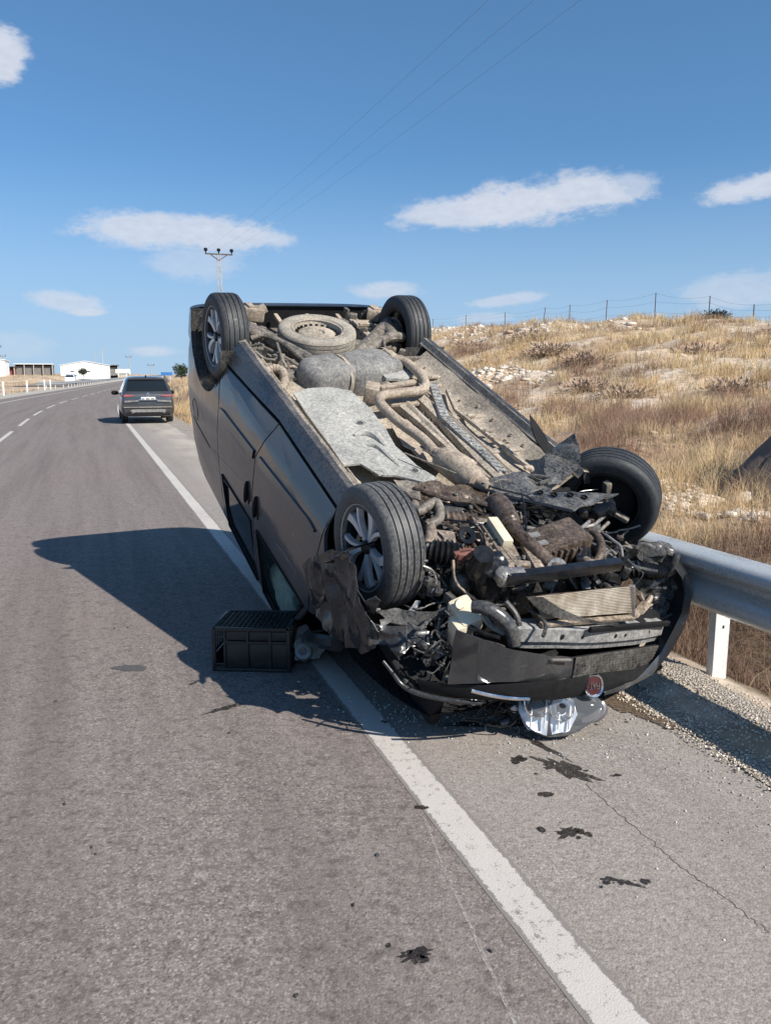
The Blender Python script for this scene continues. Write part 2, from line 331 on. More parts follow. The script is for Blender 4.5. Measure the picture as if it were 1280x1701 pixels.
        if crease:
            ax, ca_, cf_ = crease
            for v in bm.verts:
                q = v.co * cf_ + sd; k = (.5 - abs(mnoise.noise(q)) * 2) + .45 * (.5 - abs(mnoise.noise(q * 2.1 + sd)) * 2); v.co += Vector(ax) * k * ca_
        if thick: bmesh.ops.solidify(bm, geom=list(bm.faces), thickness=thick)
        bm.verts.index_update(); s.add([v.co.copy() for v in bm.verts], [[v.index for v in f.verts] for f in bm.faces]); bm.free(); return s
    def wobble(s, amp, freq, seed=0):
        sd = Vector((seed * 3.1, seed * 1.7, seed)); s.v = [tuple(Vector(v) + (mnoise.noise_vector(Vector(v) * freq + sd)) * amp) for v in s.v]; return s
    def mesh(s, name, mat, smooth=True, angle=38):
        me = bpy.data.meshes.new(name); me.from_pydata(s.v, [], s.f); me.materials.append(mat)
        bm = bmesh.new(); bm.from_mesh(me); bmesh.ops.recalc_face_normals(bm, faces=list(bm.faces)); bm.to_mesh(me); bm.free()
        if smooth:
            me.shade_smooth(); me.set_sharp_from_angle(angle=R(angle))
        return me
    def build(s, name, mat, parent=None, smooth=True, label=None, angle=38, kind=None):
        o = bpy.data.objects.new(name, s.mesh(name, MAT[mat] if isinstance(mat, str) else mat, smooth, angle)); link(o, parent)
        if label: o['label'] = label
        if kind: o['kind'] = kind
        return o
def thing(name, label, cat, loc=(0, 0, 0), rz=0., group=None, obj=None):
    o = obj or link(bpy.data.objects.new(name, None))
    if obj is None: o.location = loc; o.rotation_euler = (0, 0, rz); o.empty_display_size = .2
    o['label'] = label; o['category'] = cat
    if group: o['group'] = group
    return o
def struct(o, kind='structure', label=None):
    o['kind'] = kind
    if label: o['label'] = label
    return o
def npmesh(name, V, F, tone=None, mat=None, uv=None, smooth=False):
    """mesh from arrays; F is (n,3) or (n,4); tone is a colour for each vertex"""
    V = np.asarray(V, np.float32); F = np.asarray(F, np.int32); me = bpy.data.meshes.new(name); k = F.shape[1]
    me.vertices.add(len(V)); me.vertices.foreach_set('co', V.ravel()); me.loops.add(F.size); me.loops.foreach_set('vertex_index', F.ravel())
    me.polygons.add(len(F)); me.polygons.foreach_set('loop_start', np.arange(len(F), dtype=np.int32) * k)
    if tone is not None:
        a = me.color_attributes.new('tone', 'FLOAT_COLOR', 'POINT'); a.data.foreach_set('color', np.concatenate([tone, np.ones((len(V), 1))], 1).astype(np.float32).ravel())
    if uv is not None:
        u = me.uv_layers.new(name='uv'); u.data.foreach_set('uv', np.asarray(uv, np.float32)[F.ravel()].ravel())
    me.update(calc_edges=True); me.validate()
    if smooth: me.shade_smooth()
    if mat: me.materials.append(MAT[mat])
    return bpy.data.objects.new(name, me)
# smooth value noise on arrays
_tab = rng.random((256, 256))
def vnoise(x, y):
    xi = np.floor(x).astype(int); yi = np.floor(y).astype(int); fx = x - xi; fy = y - yi; fx = fx * fx * (3 - 2 * fx); fy = fy * fy * (3 - 2 * fy)
    g = lambda a, b: _tab[a % 256, b % 256]
    return (g(xi, yi) * (1 - fx) + g(xi + 1, yi) * fx) * (1 - fy) + (g(xi, yi + 1) * (1 - fx) + g(xi + 1, yi + 1) * fx) * fy
def fbm(x, y, o=4):
    r = 0; a = .5; t = 0
    for i in range(o): r = r + a * vnoise(x + 17.3 * i, y + 5.1 * i); t += a; a *= .5; x = x * 2.03; y = y * 2.03
    return r / t
def sstep(x, a, b):
    u = np.clip((np.asarray(x, float) - a) / (b - a), 0, 1); return u * u * (3 - 2 * u)

# ------------------------------------------------------------------ road frame: s along the road, n to its right
TH0 = R(20.); S0 = 34.; S1 = 62.; RAD = 330.
def RD(s, n):
    s = np.asarray(s, float); n = np.asarray(n, float)
    e = np.clip(s - S0, 0., S1 - S0); q = np.maximum(s - S1, 0.); st = np.minimum(s, S0); al = e / RAD
    lx = RAD * (1 - np.cos(al)) + q * np.sin(al); ly = RAD * np.sin(al) + q * np.cos(al)
    cx = lx + n * np.cos(al); cy = st + ly - n * np.sin(al)
    return cx * math.cos(TH0) - cy * math.sin(TH0), cx * math.sin(TH0) + cy * math.cos(TH0)
def rd(s, n, z=0.):
    x, y = RD(s, n); return Vector((float(x), float(y), z))
def to_sn(x, y):
    """road coordinates for points near the straight part"""
    return -x * math.sin(TH0) + y * math.cos(TH0), x * math.cos(TH0) + y * math.sin(TH0)
def crest(s): return (3.55 + .037 * (s - 27)) * (1 - sstep(s, 70, 190)) + .4 * sstep(s, 70, 190)
def zr(s, n):
    """height of the land right of the road"""
    s = np.asarray(s, float); n = np.asarray(n, float); x, y = RD(s, n)
    d = .05 * sstep(n, 2.65, 3.0) - .56 * sstep(n, 3.17, 4.5)
    far = sstep(s, 20, 34)
    d = d * (1 - far) - .05 * far
    up = crest(s) * (.55 * sstep(n, 3.6, 26) + .45 * np.clip((n - 4.2) / 21.8, 0, 1)) + .55 * sstep(n, 4.0, 6.0)
    dn = -1.2 * sstep(n, 28, 60) - 4 * sstep(n, 60, 260)
    bumps = (fbm(x * .35, y * .35) - .5) * .7 * sstep(n, 4.5, 9) + (fbm(x * 1.3 + 40, y * 1.3) - .5) * .35 * sstep(n, 3.6, 6) + (fbm(x * 4, y * 4 + 9) - .5) * .08 * sstep(n, 3.2, 3.8)
    return d + up + dn * (crest(s) / 4.5) + bumps * (1 - .6 * sstep(n, 60, 120))
def grid(ss, ns, zf):
    SS, NN = np.meshgrid(ss, ns, indexing='ij'); X, Y = RD(SS, NN); Z = zf(SS, NN); m = len(ns)
    V = np.stack([X, Y, Z], -1).reshape(-1, 3); i = np.arange((len(ss) - 1) * (m - 1)); a = (i // (m - 1)) * m + i % (m - 1)
    F = np.stack([a, a + 1, a + m + 1, a + m], 1); return V, F, SS.ravel(), NN.ravel()
ss_far = np.concatenate([np.arange(-14, 60, 1.), np.arange(60, 200, 4.), np.geomspace(200, 2600, 40)])
def strip(name, n0, n1, mat, z=0., ss=ss_far, uvscale=None, k=2, parent=None):
    ns = np.linspace(n0, n1, k); V, F, SS, NN = grid(ss, ns, lambda a, b: 0 * a + z)
    uv = np.stack([(NN - n0) / (n1 - n0) if uvscale else NN, SS], 1); o = npmesh(name, V, F, mat=mat, uv=uv); link(o, parent); return o
road = struct(strip('road', -7.35, 1.27, 'asphalt'))
shoulder = struct(strip('road_shoulder', 1.27, 2.75, 'shoulder'))
LN0, LN1 = 1.185, 1.357
eline = struct(strip('edge_line', LN0, LN1, 'road_paint', .0015, ss=np.concatenate([np.arange(-14, 60, .5), np.arange(60, 900, 5.)]), uvscale=1))
lline = struct(strip('edge_line', -5.92, -5.75, 'road_paint', .0015, ss=np.concatenate([np.arange(0, 60, 1.), np.arange(60, 900, 5.)]), uvscale=1))
for k in range(-2, 40):
    a = 30.62 + 7.75 * k
    if a < -8: continue
    strip('lane_dash', -2.38, -2.24, 'road_paint', .0015, ss=np.linspace(a, a + 4.9, 6), uvscale=1, parent=road)
# right land
ns_r = np.concatenate([np.linspace(2.6, 5, 25), np.arange(5.25, 14, .3), np.arange(14.3, 34, .5), np.geomspace(35, 420, 34)])
ss_r = np.concatenate([np.arange(-14, 30, .33), np.arange(30, 75, .8), np.arange(77, 240, 4), np.geomspace(245, 2600, 30)])
V, F, SS, NN = grid(ss_r, ns_r, lambda s, n: zr(s, n) - .012 * (n < 2.8))
def land_tone(X, Y, n):
    a = fbm(X * .16, Y * .16, 4)[:, None]; b = fbm(X * .9 + 50, Y * .9, 4)[:, None]
    c1 = np.array([.50, .38, .26]); c2 = np.array([.34, .245, .165]); c3 = np.array([.66, .57, .46])
    c = c1 + (c2 - c1) * sstep(a, .45, .6) ; c = c + (c3 - c) * sstep(b, .53, .68) * .6
    return c
tn = land_tone(V[:, 0], V[:, 1], NN)
ds = sstep(NN, 3.2, 3.6) * (1 - sstep(NN, 4.6, 5.6)); tn = tn * (1 - ds[:, None]) + np.array([.15, .115, .075]) * ds[:, None]  # ditch ground darkened: the shadow below the rail is put into its colour
ro = sstep(fbm(V[:, 0] * .12 + 9, V[:, 1] * .12 + 3), .50, .60) * sstep(NN, 15, 19) * sstep(SS, 34, 44) * (1 - sstep(SS, 78, 100))
tn = tn * (1 - ro[:, None]) + np.array([.68, .61, .52]) * ro[:, None]
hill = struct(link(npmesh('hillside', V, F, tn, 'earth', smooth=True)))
# gravel verge with an uneven inner edge, a few mm above the shoulder and the land
sg = np.concatenate([np.arange(-10, 14, .06), np.arange(14, 40, .5)]); rows = []
for s in sg:
    e = 2.67 + .13 * (fbm(np.array([s * 1.1]), np.array([3.3]))[0] - .5) + .12 * (fbm(np.array([s * 5.]), np.array([8.3]))[0] - .5)
    hz = fbm(np.array([s * 3.]), np.array([1.]))[0] * .03
    q = 3.2 + .12 * (fbm(np.array([s * 2.]), np.array([5.]))[0] - .5)
    rows.append([rd(s, e, .0045), rd(s, e + .06, .012), rd(s, (e + q) / 2, .03 + hz * .5), rd(s, q - .08, .055 + hz), rd(s, q, .05 + hz), rd(s, q + .05, -.03), rd(s, q + .12, -.14)])
gv = MB().rows(rows).build('gravel_verge', 'gravel'); struct(gv)
# left land, far roadway
def zl(s, n):
    x, y = RD(s, n); d = -.45 * sstep(-n, 9.6, 11.5) * (1 - sstep(-n, 14, 17)) * (1 - sstep(s, 60, 110)) + .9 * sstep(-n, 42, 80) + 1.5 * sstep(-n, 17.8, 24) * sstep(s, 150, 225)
    return d - .02 + (fbm(x * .2, y * .2) - .5) * .7 * sstep(-n, 26, 40) - .015 * (n > -7.5)
ns_l = -np.concatenate([np.linspace(7.3, 30, 40), np.geomspace(31, 900, 40)])[::-1]
V, F, SS, NN = grid(np.concatenate([np.arange(-14, 120, 2.), np.geomspace(121, 2600, 60)]), ns_l, zl)
tn = land_tone(V[:, 0], V[:, 1], NN); red = sstep(fbm(V[:, 0] * .05 + 7, V[:, 1] * .05), .5, .6)[:, None] * sstep(-NN, 30, 45)[:, None]
tn = tn * (1 - red * .6) + np.array([.42, .22, .12]) * red * .6
sh = ((NN > -9.7) * 1.)[:, None]; tn = tn * (1 - sh) + np.array([.40, .37, .32]) * sh
plain_o = struct(link(npmesh('plain', V, F, tn, 'earth', smooth=True)))
far_road = struct(strip('far_carriageway', -17.5, -10.2, 'asphalt', .06, ss=np.concatenate([np.arange(128, 200, 4.), np.geomspace(201, 1800, 40)])))

# ------------------------------------------------------------------ vegetation on the right
def blades(name, X, Y, Z, H, wd, tone, lean=.35, mat='straw', seg=2):
    """many single grass stalks: bent, tapering strips"""
    n = len(X); a = rng.uniform(0, 2 * np.pi, n); b = rng.uniform(0, 2 * np.pi, n); ln = rng.gamma(2., lean / 2, n) * H
    sx_ = np.cos(a) * wd / 2; sy_ = np.sin(a) * wd / 2; lx = np.cos(b) * ln; ly = np.sin(b) * ln
    lv = []
    for k, (u, w) in enumerate(((0, 1.), (.55, .75), (1., .15))[:seg + 1]):
        cx = X + lx * u ** 2; cy = Y + ly * u ** 2; cz = Z - .03 + H * (u - .18 * u * u * np.minimum(ln / H, 1.2))
        lv.append(np.stack([cx - sx_ * w, cy - sy_ * w, cz], -1)); lv.append(np.stack([cx + sx_ * w, cy + sy_ * w, cz], -1))
    V = np.stack(lv, 1).reshape(-1, 3); m = len(lv); base = (np.arange(n) * m)[:, None]
    F = np.concatenate([base + np.array([2 * k, 2 * k + 1, 2 * k + 3, 2 * k + 2]) for k in range(seg)], 0)
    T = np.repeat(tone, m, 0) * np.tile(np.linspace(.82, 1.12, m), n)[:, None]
    o = struct(link(npmesh(name, V, F, T, mat)), 'stuff'); return o
STRAW = np.array([[.74, .53, .285], [.68, .47, .25], [.82, .64, .38], [.55, .36, .195], [.72, .53, .31]])
def grass_tone(X, Y):
    n = len(X); c = STRAW[rng.integers(0, 5, n)]; p = fbm(X * .3 + 3, Y * .3)[:, None]; q = fbm(X * .8 + 31, Y * .8)[:, None]
    brown = np.array([.33, .205, .15]); gold = np.array([.80, .63, .37])
    c = c + (brown - c) * sstep(p, .47, .58) * .9; c = c + (gold - c) * sstep(q, .52, .66) * .6
    return c * rng.uniform(.75, 1.2, (n, 1))
def scatter_sn(n, s0, s1, n0, n1, dens=None, pw=1.):
    s = rng.uniform(s0, s1, n); m = n0 + (n1 - n0) * rng.random(n) ** pw
    if dens is not None: k = rng.random(n) < dens(s, m); s = s[k]; m = m[k]
    X, Y = RD(s, m); return s, m, X, Y, zr(s, m)
def dens_hill(s, m):
    x, y = RD(s, m); a = fbm(x * .9 + 50, y * .9); r = sstep(fbm(x * .12 + 9, y * .12 + 3), .50, .60) * sstep(m, 15, 19) * sstep(s, 34, 44) * (1 - sstep(s, 78, 100))
    b = fbm(x * .35 + 71, y * .35); return (1 - .9 * sstep(a, .50, .62)) * (1 - .9 * r) * (.35 + .65 * sstep(b, .38, .56))
def tufted(n, s0, s1, n0, n1, per, spread, dens=dens_hill):
    s, m, X, Y, Z = scatter_sn(n, s0, s1, n0, n1, dens); k = np.repeat(np.arange(len(s)), per)
    r = np.abs(rng.normal(0, spread, len(k))); th = rng.uniform(0, 2 * np.pi, len(k)); X2 = X[k] + r * np.cos(th); Y2 = Y[k] + r * np.sin(th)
    return X2, Y2, Z[k], X, Y, k, s[k], m[k]
def hz(s, m):
    q = np.stack([s, m]); s2, m2 = s, m; return zr(s2, m2)
def grow(name, n, s0, s1, n0, n1, per, spread, h0, h1, wd, dens=dens_hill, lean=.4, dark=1.):
    X, Y, Z, TX, TY, k, s, m = tufted(n, s0, s1, n0, n1, per, spread, dens)
    S_, N_ = to_sn(X, Y); ok = S_ < S0; Z = np.where(ok, zr(S_, N_), Z)
    big = (fbm(X * .45 + 3, Y * .45 + 8) - .3) * 1.6; H = rng.uniform(h0, h1, len(X)) * np.clip(big + .45, .35, 1.5)
    tt = grass_tone(TX, TY)[k] * rng.uniform(.85, 1.15, (len(k), 1)) * dark
    return blades(name, X, Y, Z, H, wd, tt, lean)
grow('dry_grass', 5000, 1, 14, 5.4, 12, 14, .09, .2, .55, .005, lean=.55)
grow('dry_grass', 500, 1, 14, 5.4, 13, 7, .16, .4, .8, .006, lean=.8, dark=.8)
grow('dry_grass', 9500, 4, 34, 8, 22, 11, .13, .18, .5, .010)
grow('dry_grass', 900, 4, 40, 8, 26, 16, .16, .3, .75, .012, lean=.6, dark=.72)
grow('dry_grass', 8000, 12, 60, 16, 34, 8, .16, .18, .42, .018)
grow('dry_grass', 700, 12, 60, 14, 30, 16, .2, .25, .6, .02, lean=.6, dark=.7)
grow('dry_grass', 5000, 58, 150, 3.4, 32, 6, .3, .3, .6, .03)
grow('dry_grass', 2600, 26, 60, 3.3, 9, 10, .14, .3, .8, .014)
grow('ditch_weeds', 1500, .2, 11, 3.42, 5.6, 9, .07, .15, .55, .005, dens=None, lean=.7, dark=.62)  # low tone carries the ditch's shadow in the weeds' colour
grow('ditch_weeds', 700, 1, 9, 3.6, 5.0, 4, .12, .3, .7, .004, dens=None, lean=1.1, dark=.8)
# limestone rubble: angular stones, realised as one mesh
def rubble(name, S_, M_, size, tone, flat=.6, zf=zr, mat='stone'):
    bm = bmesh.new(); bmesh.ops.create_icosphere(bm, subdivisions=1, radius=1); bv = np.array([v.co[:] for v in bm.verts]); bf = np.array([[v.index for v in f.verts] for f in bm.faces]); bm.free()
    X, Y = RD(S_, M_); Z = zf(S_, M_); n = len(X); V = bv[None] * rng.uniform(.65, 1.25, (n, len(bv), 1)) * np.array([1, 1, flat]) * (size[:, None, None] * rng.uniform(.7, 1.3, (n, 1, 3)))
    a = rng.uniform(0, 6.3, n); ca, sa = np.cos(a)[:, None], np.sin(a)[:, None]; V = np.stack([V[..., 0] * ca - V[..., 1] * sa, V[..., 0] * sa + V[..., 1] * ca, V[..., 2]], -1)
    V += np.stack([X, Y, Z + size * .05], -1)[:, None]; F = (bf[None] + (np.arange(n) * len(bv))[:, None, None]).reshape(-1, 3)
    T = np.repeat(tone * rng.uniform(.8, 1.15, (n, 1)), len(bv), 0)
    return struct(link(npmesh(name, V.reshape(-1, 3), F, T, mat)), 'stuff')
def clusters(n, cs):
    S_ = []; M_ = []
    for (s, m, ds_, dm) in cs:
        S_.append(rng.normal(s, ds_, n)); M_.append(rng.normal(m, dm, n))
    return np.concatenate(S_), np.concatenate(M_)
s_, m_ = clusters(190, [(48, 22, 7, 2.4), (56, 24, 7, 2), (40, 23.5, 4, 1.5), (63, 21, 6, 2), (26, 13.5, 1.5, .8), (29, 12.5, 1.5, .6), (7.9, 6.9, .5, .25), (8.6, 7.3, .5, .3), (7.2, 6.6, .4, .2)])
sz = rng.gamma(1.6, .045, len(s_)) + .03; sz = np.where(s_ < 14, sz * .4, sz)
rubble('limestone_rubble', s_, m_, sz, np.array([[.70, .63, .54]]), .45)
s_ = rng.uniform(4, 60, 420); m_ = rng.uniform(6, 27, 420); rubble('limestone_rubble', s_, m_, rng.gamma(2., .035, 420) + .02, np.array([[.46, .37, .27]]), .5)
# loose gravel on the verge
s_ = rng.uniform(1.2, 7.5, 14000); m_ = 2.62 + .62 * rng.random(14000); zg = lambda s, m: .012 + .05 * sstep(m, 2.68, 3.1)
rubble('loose_gravel', s_, m_, rng.uniform(.0025, .0075, 14000), np.stack([rng.uniform(.32, .8, 14000)] * 3, 1) * np.array([1, .87, .70]), .7, zg)
s_ = rng.uniform(1., 9, 900); m_ = 2.66 - rng.gamma(1.2, .16, 900); rubble('loose_gravel', s_, m_, rng.uniform(.003, .007, 900), np.stack([rng.uniform(.3, .65, 900)] * 3, 1) * np.array([1, .9, .78]), .7, lambda s, m: 0 * s + .002)
# dry shrubs: dark twiggy cushions
def shrub(loc, r, h, tone, name='dry_shrub', label='low dry grey-brown shrub among the straw grass of the hillside', group='dry shrubs on the hillside', nb=420):
    d = rng.normal(0, 1, (nb, 3)); d[:, 2] = np.abs(d[:, 2]) + .15; d /= np.linalg.norm(d, axis=1)[:, None]; L = rng.uniform(.55, 1.05, nb)
    base = rng.normal(0, .12, (nb, 3)) * r; base[:, 2] = 0; tip = base + d * np.array([r, r, h]) * L[:, None]
    mid = (base * .45 + tip * .55) + rng.normal(0, .06, (nb, 3)) * r; a = rng.uniform(0, 6.3, nb); sd = np.stack([np.cos(a), np.sin(a), 0 * a], 1) * max(.006, r * .014)
    lf = tip + rng.normal(0, .05, (nb, 3)) * r; w2 = sd * rng.uniform(2., 4., (nb, 1))
    V = np.stack([base - sd, base + sd, mid - sd * .7, mid + sd * .7, tip - sd * .4, tip + sd * .4, lf - w2, lf + w2, lf + d * r * .12], 1).reshape(-1, 3); k = (np.arange(nb) * 9)[:, None]
    F = np.concatenate([k + np.array([0, 1, 3, 2]), k + np.array([2, 3, 5, 4]), k + np.array([6, 7, 8, 8])], 0)
    F3 = np.concatenate([F[:, [0, 1, 2]], F[:, [0, 2, 3]]], 0); F3 = F3[F3[:, 0] != F3[:, 2]]; F3 = F3[F3[:, 1] != F3[:, 2]]
    T = np.repeat(np.asarray(tone)[None] * rng.uniform(.7, 1.3, (nb, 1)), 9, 0)
    o = link(npmesh(name, V, F3, T, 'leaf')); o.location = loc; return thing(name, label, 'shrub', group=group, obj=o)
SHRUBS = [(17, 12.5, .8, .6, 'rounded brown shrub half way up the slope above the torn wheel'), (20, 13.5, .9, .6, 'wide brown shrub touching the rounded one half way up the slope'), (24, 16, 1.1, .7, 'greyish brown shrub in the middle of the slope'), (28, 17, 1.2, .7, 'large brown shrub below the left fence posts'), (22, 19, 1.0, .6, 'brown shrub high on the slope under the middle fence posts'),
    (15, 14, .8, .55, 'brown shrub on the right part of the slope above the earth mound'), (17, 9.4, .7, .5, 'brown shrub low on the slope beside the right sill of the wreck'), (19.5, 10.2, .8, .5, 'brown shrub just above the right sill of the wreck'), (13.2, 10.5, .6, .45, 'small brown shrub on the slope between torn wheel and earth mound'), (33, 19, 1.2, .7, 'large shrub beside the limestone rubble high on the slope'),
    (36, 17.5, 1.1, .7, 'shrub just right of the wreck\'s rear wheel among pale stones'), (19, 22, .9, .6, 'shrub near the top of the slope at the right edge'), (23, 23.5, .9, .6, 'shrub just below the crest under the tallest fence post'), (11, 12.5, .6, .5, 'low shrub at the far right of the slope above the mound')]
for s, n, r, h, lb in SHRUBS:
    shrub(rd(s, n, float(zr(s, n)) - .08), r, h * .62, [(.40, .29, .215), (.44, .32, .23), (.37, .265, .20)][rng.integers(0, 3)], label=lb)
shrub(rd(29.8, 26.6, float(zr(29.8, 26.6)) - .05), .75, .42, (.05, .05, .035), label='small dark shrub on the crest of the hill beside the fence posts', group=None)
shrub(rd(6.6, 4.5, float(zr(6.6, 4.5)) - .05), .32, .38, (.24, .11, .07), label='reddish dry weed in the shade behind the guardrail post', group=None, nb=160)
shrub(rd(4.75, 3.55, float(zr(4.75, 3.55)) - .05), .22, .3, (.075, .10, .04), label='small green weed at the edge of the gravel under the guardrail', group=None, nb=130)
# earth mound at the right for a shaded bank; its shade is painted dark brown
mc = Vector((6.0, 10.0, .72)); mb = MB(); rows = []
for i in range(41):
    row = []
    for j in range(41):
        x, y = (i - 20) * .13, (j - 20) * .11; q = V3((x, y, 0)); z = 1.35 * math.exp(-(x / 1.15) ** 2 - (y / .95) ** 2) - .10 - .13 * (x * x + y * y); z += .10 * mnoise.noise(q * 2.2) + .05 * mnoise.noise(q * 6) + .02 * mnoise.noise(q * 15); row.append(V3((x, y, z)))
    rows.append(row)
mb.rows(rows)
o = mb.build('earth_mound', plain('shaded_brown_earth', (.15, .105, .078), .95, 0, .35, 7, .6, bdist=.03)); o.location = mc; thing('earth_mound', 'bare mound of earth with its shade painted dark brown, at the right of the dry grass slope', 'mound', obj=o)

# ------------------------------------------------------------------ wire fence on the crest
fence = thing('wire_fence', 'old wire fence on thin posts along the crest of the hill', 'fence', rd(40, 26, float(zr(40, 26))))
fz = lambda s: float(zr(s, 26.)); inv = Matrix.Translation(-fence.location); tops = []
def fpost(s, h, dx=0.):
    b = rd(s, 26., fz(s) - .1); tp = b + Vector((dx, 0, h + .1)); tops.append((tp, b)); mb = MB().tube([inv @ b, inv @ tp], .022, 6); mb.build('post', 'rust', fence)
for s, h, dx in [(22.5, 1.1, 0), (27, .75, 0), (29.6, .95, 0), (33.3, 1.45, 0), (37.6, 1.3, .03), (41.5, 1.15, 0), (44.8, 1.0, .12), (50.5, .9, 0), (58, .8, 0), (66, .9, 0), (75, .9, 0)]: fpost(s, h, dx)
for k, fr in enumerate((.97, .72, .42)):
    for i in range(len(tops) - 1):
        a = tops[i][1].lerp(tops[i][0], fr); b = tops[i + 1][1].lerp(tops[i + 1][0], fr); m = (a + b) / 2 - Vector((0, 0, .06 + .1 * rng.random()))
        MB().tube([inv @ a, inv @ m, inv @ b], .004, 4, sub=4).build('wire', 'rust', fence)

# ------------------------------------------------------------------ guardrails
def beam_profile(): return [(.20, .755), (.05, .752), (.015, .742), (0, .715), (.0, .690), (.03, .665), (.085, .635), (.09, .605), (.04, .575), (.005, .545), (0, .50), (.008, .475), (.04, .450), (.085, .438)]
def wbeam(name, s0, s1, n0, side, step, parent, mat='galv', zo=0.):
    rows = []; pr = beam_profile(); T = .004; loop = pr + [(a + T, b - T * .6) for a, b in pr[::-1]]
    for s in np.arange(s0, s1 + step, step): rows.append([rd(s, n0 + side * a, b + zo) - parent.location for a, b in loop])
    return MB().rows(rows, True).build(name, mat, parent, angle=50)
gr = thing('guardrail', 'galvanised steel guardrail running along the gravel verge behind the wreck', 'guardrail', rd(3.5, 3.22))
for a, b in ((-7, 1.2), (1.2, 5.2), (5.2, 9.2), (9.2, 13.2), (13.2, 17.2), (17.2, 21.2)):
    wbeam('rail_beam', a, b + .0, 3.16, 1, (b - a) / 4, gr)
GL = gr.location
for k, s in enumerate((-4.5, -.5, 3.52, 7.5, 11.5, 15.5, 19.5)):
    c = rd(s, 3.335) - GL; f = (rd(s + .1, 3.2) - rd(s, 3.2)).normalized(); rn = (rd(s, 3.3) - rd(s, 3.2)).normalized(); up = Vector((0, 0, 1)); mb = MB()
    prof = [(-.05, 0), (.05, 0), (.05, .006), (-.044, .006), (-.044, .05), (-.05, .05)]          # channel: web faces the traffic
    mb.prism([c + rn * a + f * b + up * -.55 for a, b in prof], up * 1.06)
    p = mb.build('post', 'galv_post', gr, smooth=False)
    h = c - f * .001 + rn * .005 + up * .33; MB().prism([h + rn * a + up * b for a, b in ((-.006, -.009), (.006, -.009), (.006, .009), (-.006, .009))], -f * .001).build('bolt_hole', 'black_matt', p, smooth=False)
    MB().box(c + up * .58 - rn * .02, (.06, .1, .2), Matrix.Rotation(TH0, 3, 'Z')).build('spacer_block', 'galv_post', p, smooth=False)
gl = thing('guardrail', 'distant pale guardrail curving along the far side of the road', 'guardrail', rd(120, -8.6))
rows = []; pr = beam_profile(); loop = pr + [(a + .004, b - .003) for a, b in pr[::-1]]
for s in np.concatenate([np.arange(104, 122, 2.), np.arange(122, 330, 8.)]):
    dn = 1.8 * (1 - float(sstep(s, 104, 122))); rows.append([rd(s, -8.7 - dn - a, b + .05) - gl.location for a, b in loop])
MB().rows(rows, True).build('rail_beam', 'galv', gl)
for s in np.arange(106, 330, 4.):
    dn = 1.8 * (1 - float(sstep(s, 104, 122))); MB().box(rd(s, -8.85 - dn, .3) - gl.location, (.1, .06, .75)).build('post', 'galv_post', gl, smooth=False)
ML = ['white marker post cut by the left edge of the picture', 'nearest white marker post on the verge across the road', 'second white marker post on the verge across the road', 'third white marker post on the verge across the road', 'farthest white marker post, by the start of the distant guardrail']
for i, s in enumerate((60.5, 76, 88.5, 101, 106)):
    o = MB().box((0, 0, .5), (.13, .1, 1.3), None, .02).box((0, -.055, .95), (.10, .012, .2), None, 0).build('marker_post', 'white_metal'); o.location = rd(s, -9.2)
    thing('marker_post', ML[i], 'post', group='white marker posts across the road', obj=o)

# ------------------------------------------------------------------ far buildings, poles, sign, trees (left)
def at(u, dist):                                   # ground point by bearing (degrees right of north) and range
    return Vector((math.sin(R(u)) * dist, math.cos(R(u)) * dist, 0))
def hall(name, label, bearing, dist, w, l, h, rise, yaw, mats, z=1.4, doors=0, windows=0):
    t = thing(name, label, 'building', at(bearing, dist) + Vector((0, 0, z)), R(yaw))
    mb = MB(); x = w / 2; pts = [(-x, -1), (x, -1), (x, h), (0, h + rise), (-x, h)]
    mb.prism([(a, 0, b) for a, b in pts], (0, l, 0)); mb.build('wall', mats[0], t, smooth=False)
    r = MB(); o = .25
    for sgn in (-1, 1): r.prism([(0, -o, h + rise + .02), (sgn * (x + o), -o, h + .02 - o * rise / x), (sgn * (x + o), -o, h + .14 - o * rise / x), (0, -o, h + rise + .16)], (0, l + 2 * o, 0))
    r.build('roof', mats[1], t, smooth=False)
    for k in range(windows): MB().box((-x + w * (k + .7) / (windows + 1), -.03, h * .42), (w * .07, .06, h * .10)).build('window', MAT['glass_dark'], t, smooth=False)
    for k in range(doors): MB().box((x * .62 - k * w * .3, -.03, h * .2), (w * .16, .07, h * .75)).build('door', 'concrete', t, smooth=False)
    return t
hall('warehouse', 'long white gabled warehouse beyond the far carriageway', -20.1, 250, 13.2, 30, 2.9, 1.15, 18, ('white_metal', 'white_metal'), windows=2)
hall('warehouse', 'white shed with a hipped end at the left edge of the view', -26.6, 215, 13, 20, 3.6, 1.0, 22, ('white_metal', 'white_metal'), z=1.5)
def shed(label, bearing, dist, w, h, mat, roofm, z=1.4, yaw=20, depth=10, bays=3, name='open_shed'):
    t = thing(name, label, 'building', at(bearing, dist) + Vector((0, 0, z)), R(yaw)); mb = MB()
    mb.box((0, depth - .1, h / 2 - .5), (w, .2, h + 1)); mb.box((-w / 2, depth / 2, h / 2 - .5), (.2, depth, h + 1)); mb.box((w / 2, depth / 2, h / 2 - .5), (.2, depth, h + 1)); mb.build('wall', mat, t, smooth=False)
    MB().prism([(-w / 2 - .3, -.5, h), (-w / 2 - .3, depth + .3, h - .5), (-w / 2 - .3, depth + .3, h - .35), (-w / 2 - .3, -.5, h + .18)], (w + .6, 0, 0)).build('roof', roofm, t, smooth=False)
    for k in range(bays + 1): MB().box((-w / 2 + w * k / bays, -.2, h / 2 - .5), (.22, .22, h + .98)).build('post', 'concrete', t, smooth=False)
    for k in range(bays): MB().box((-w / 2 + w * (k + .5) / bays, .6, h * .42), (w / bays * .86, .12, h * .84)).build('panel', mat, t, smooth=False)
    return t
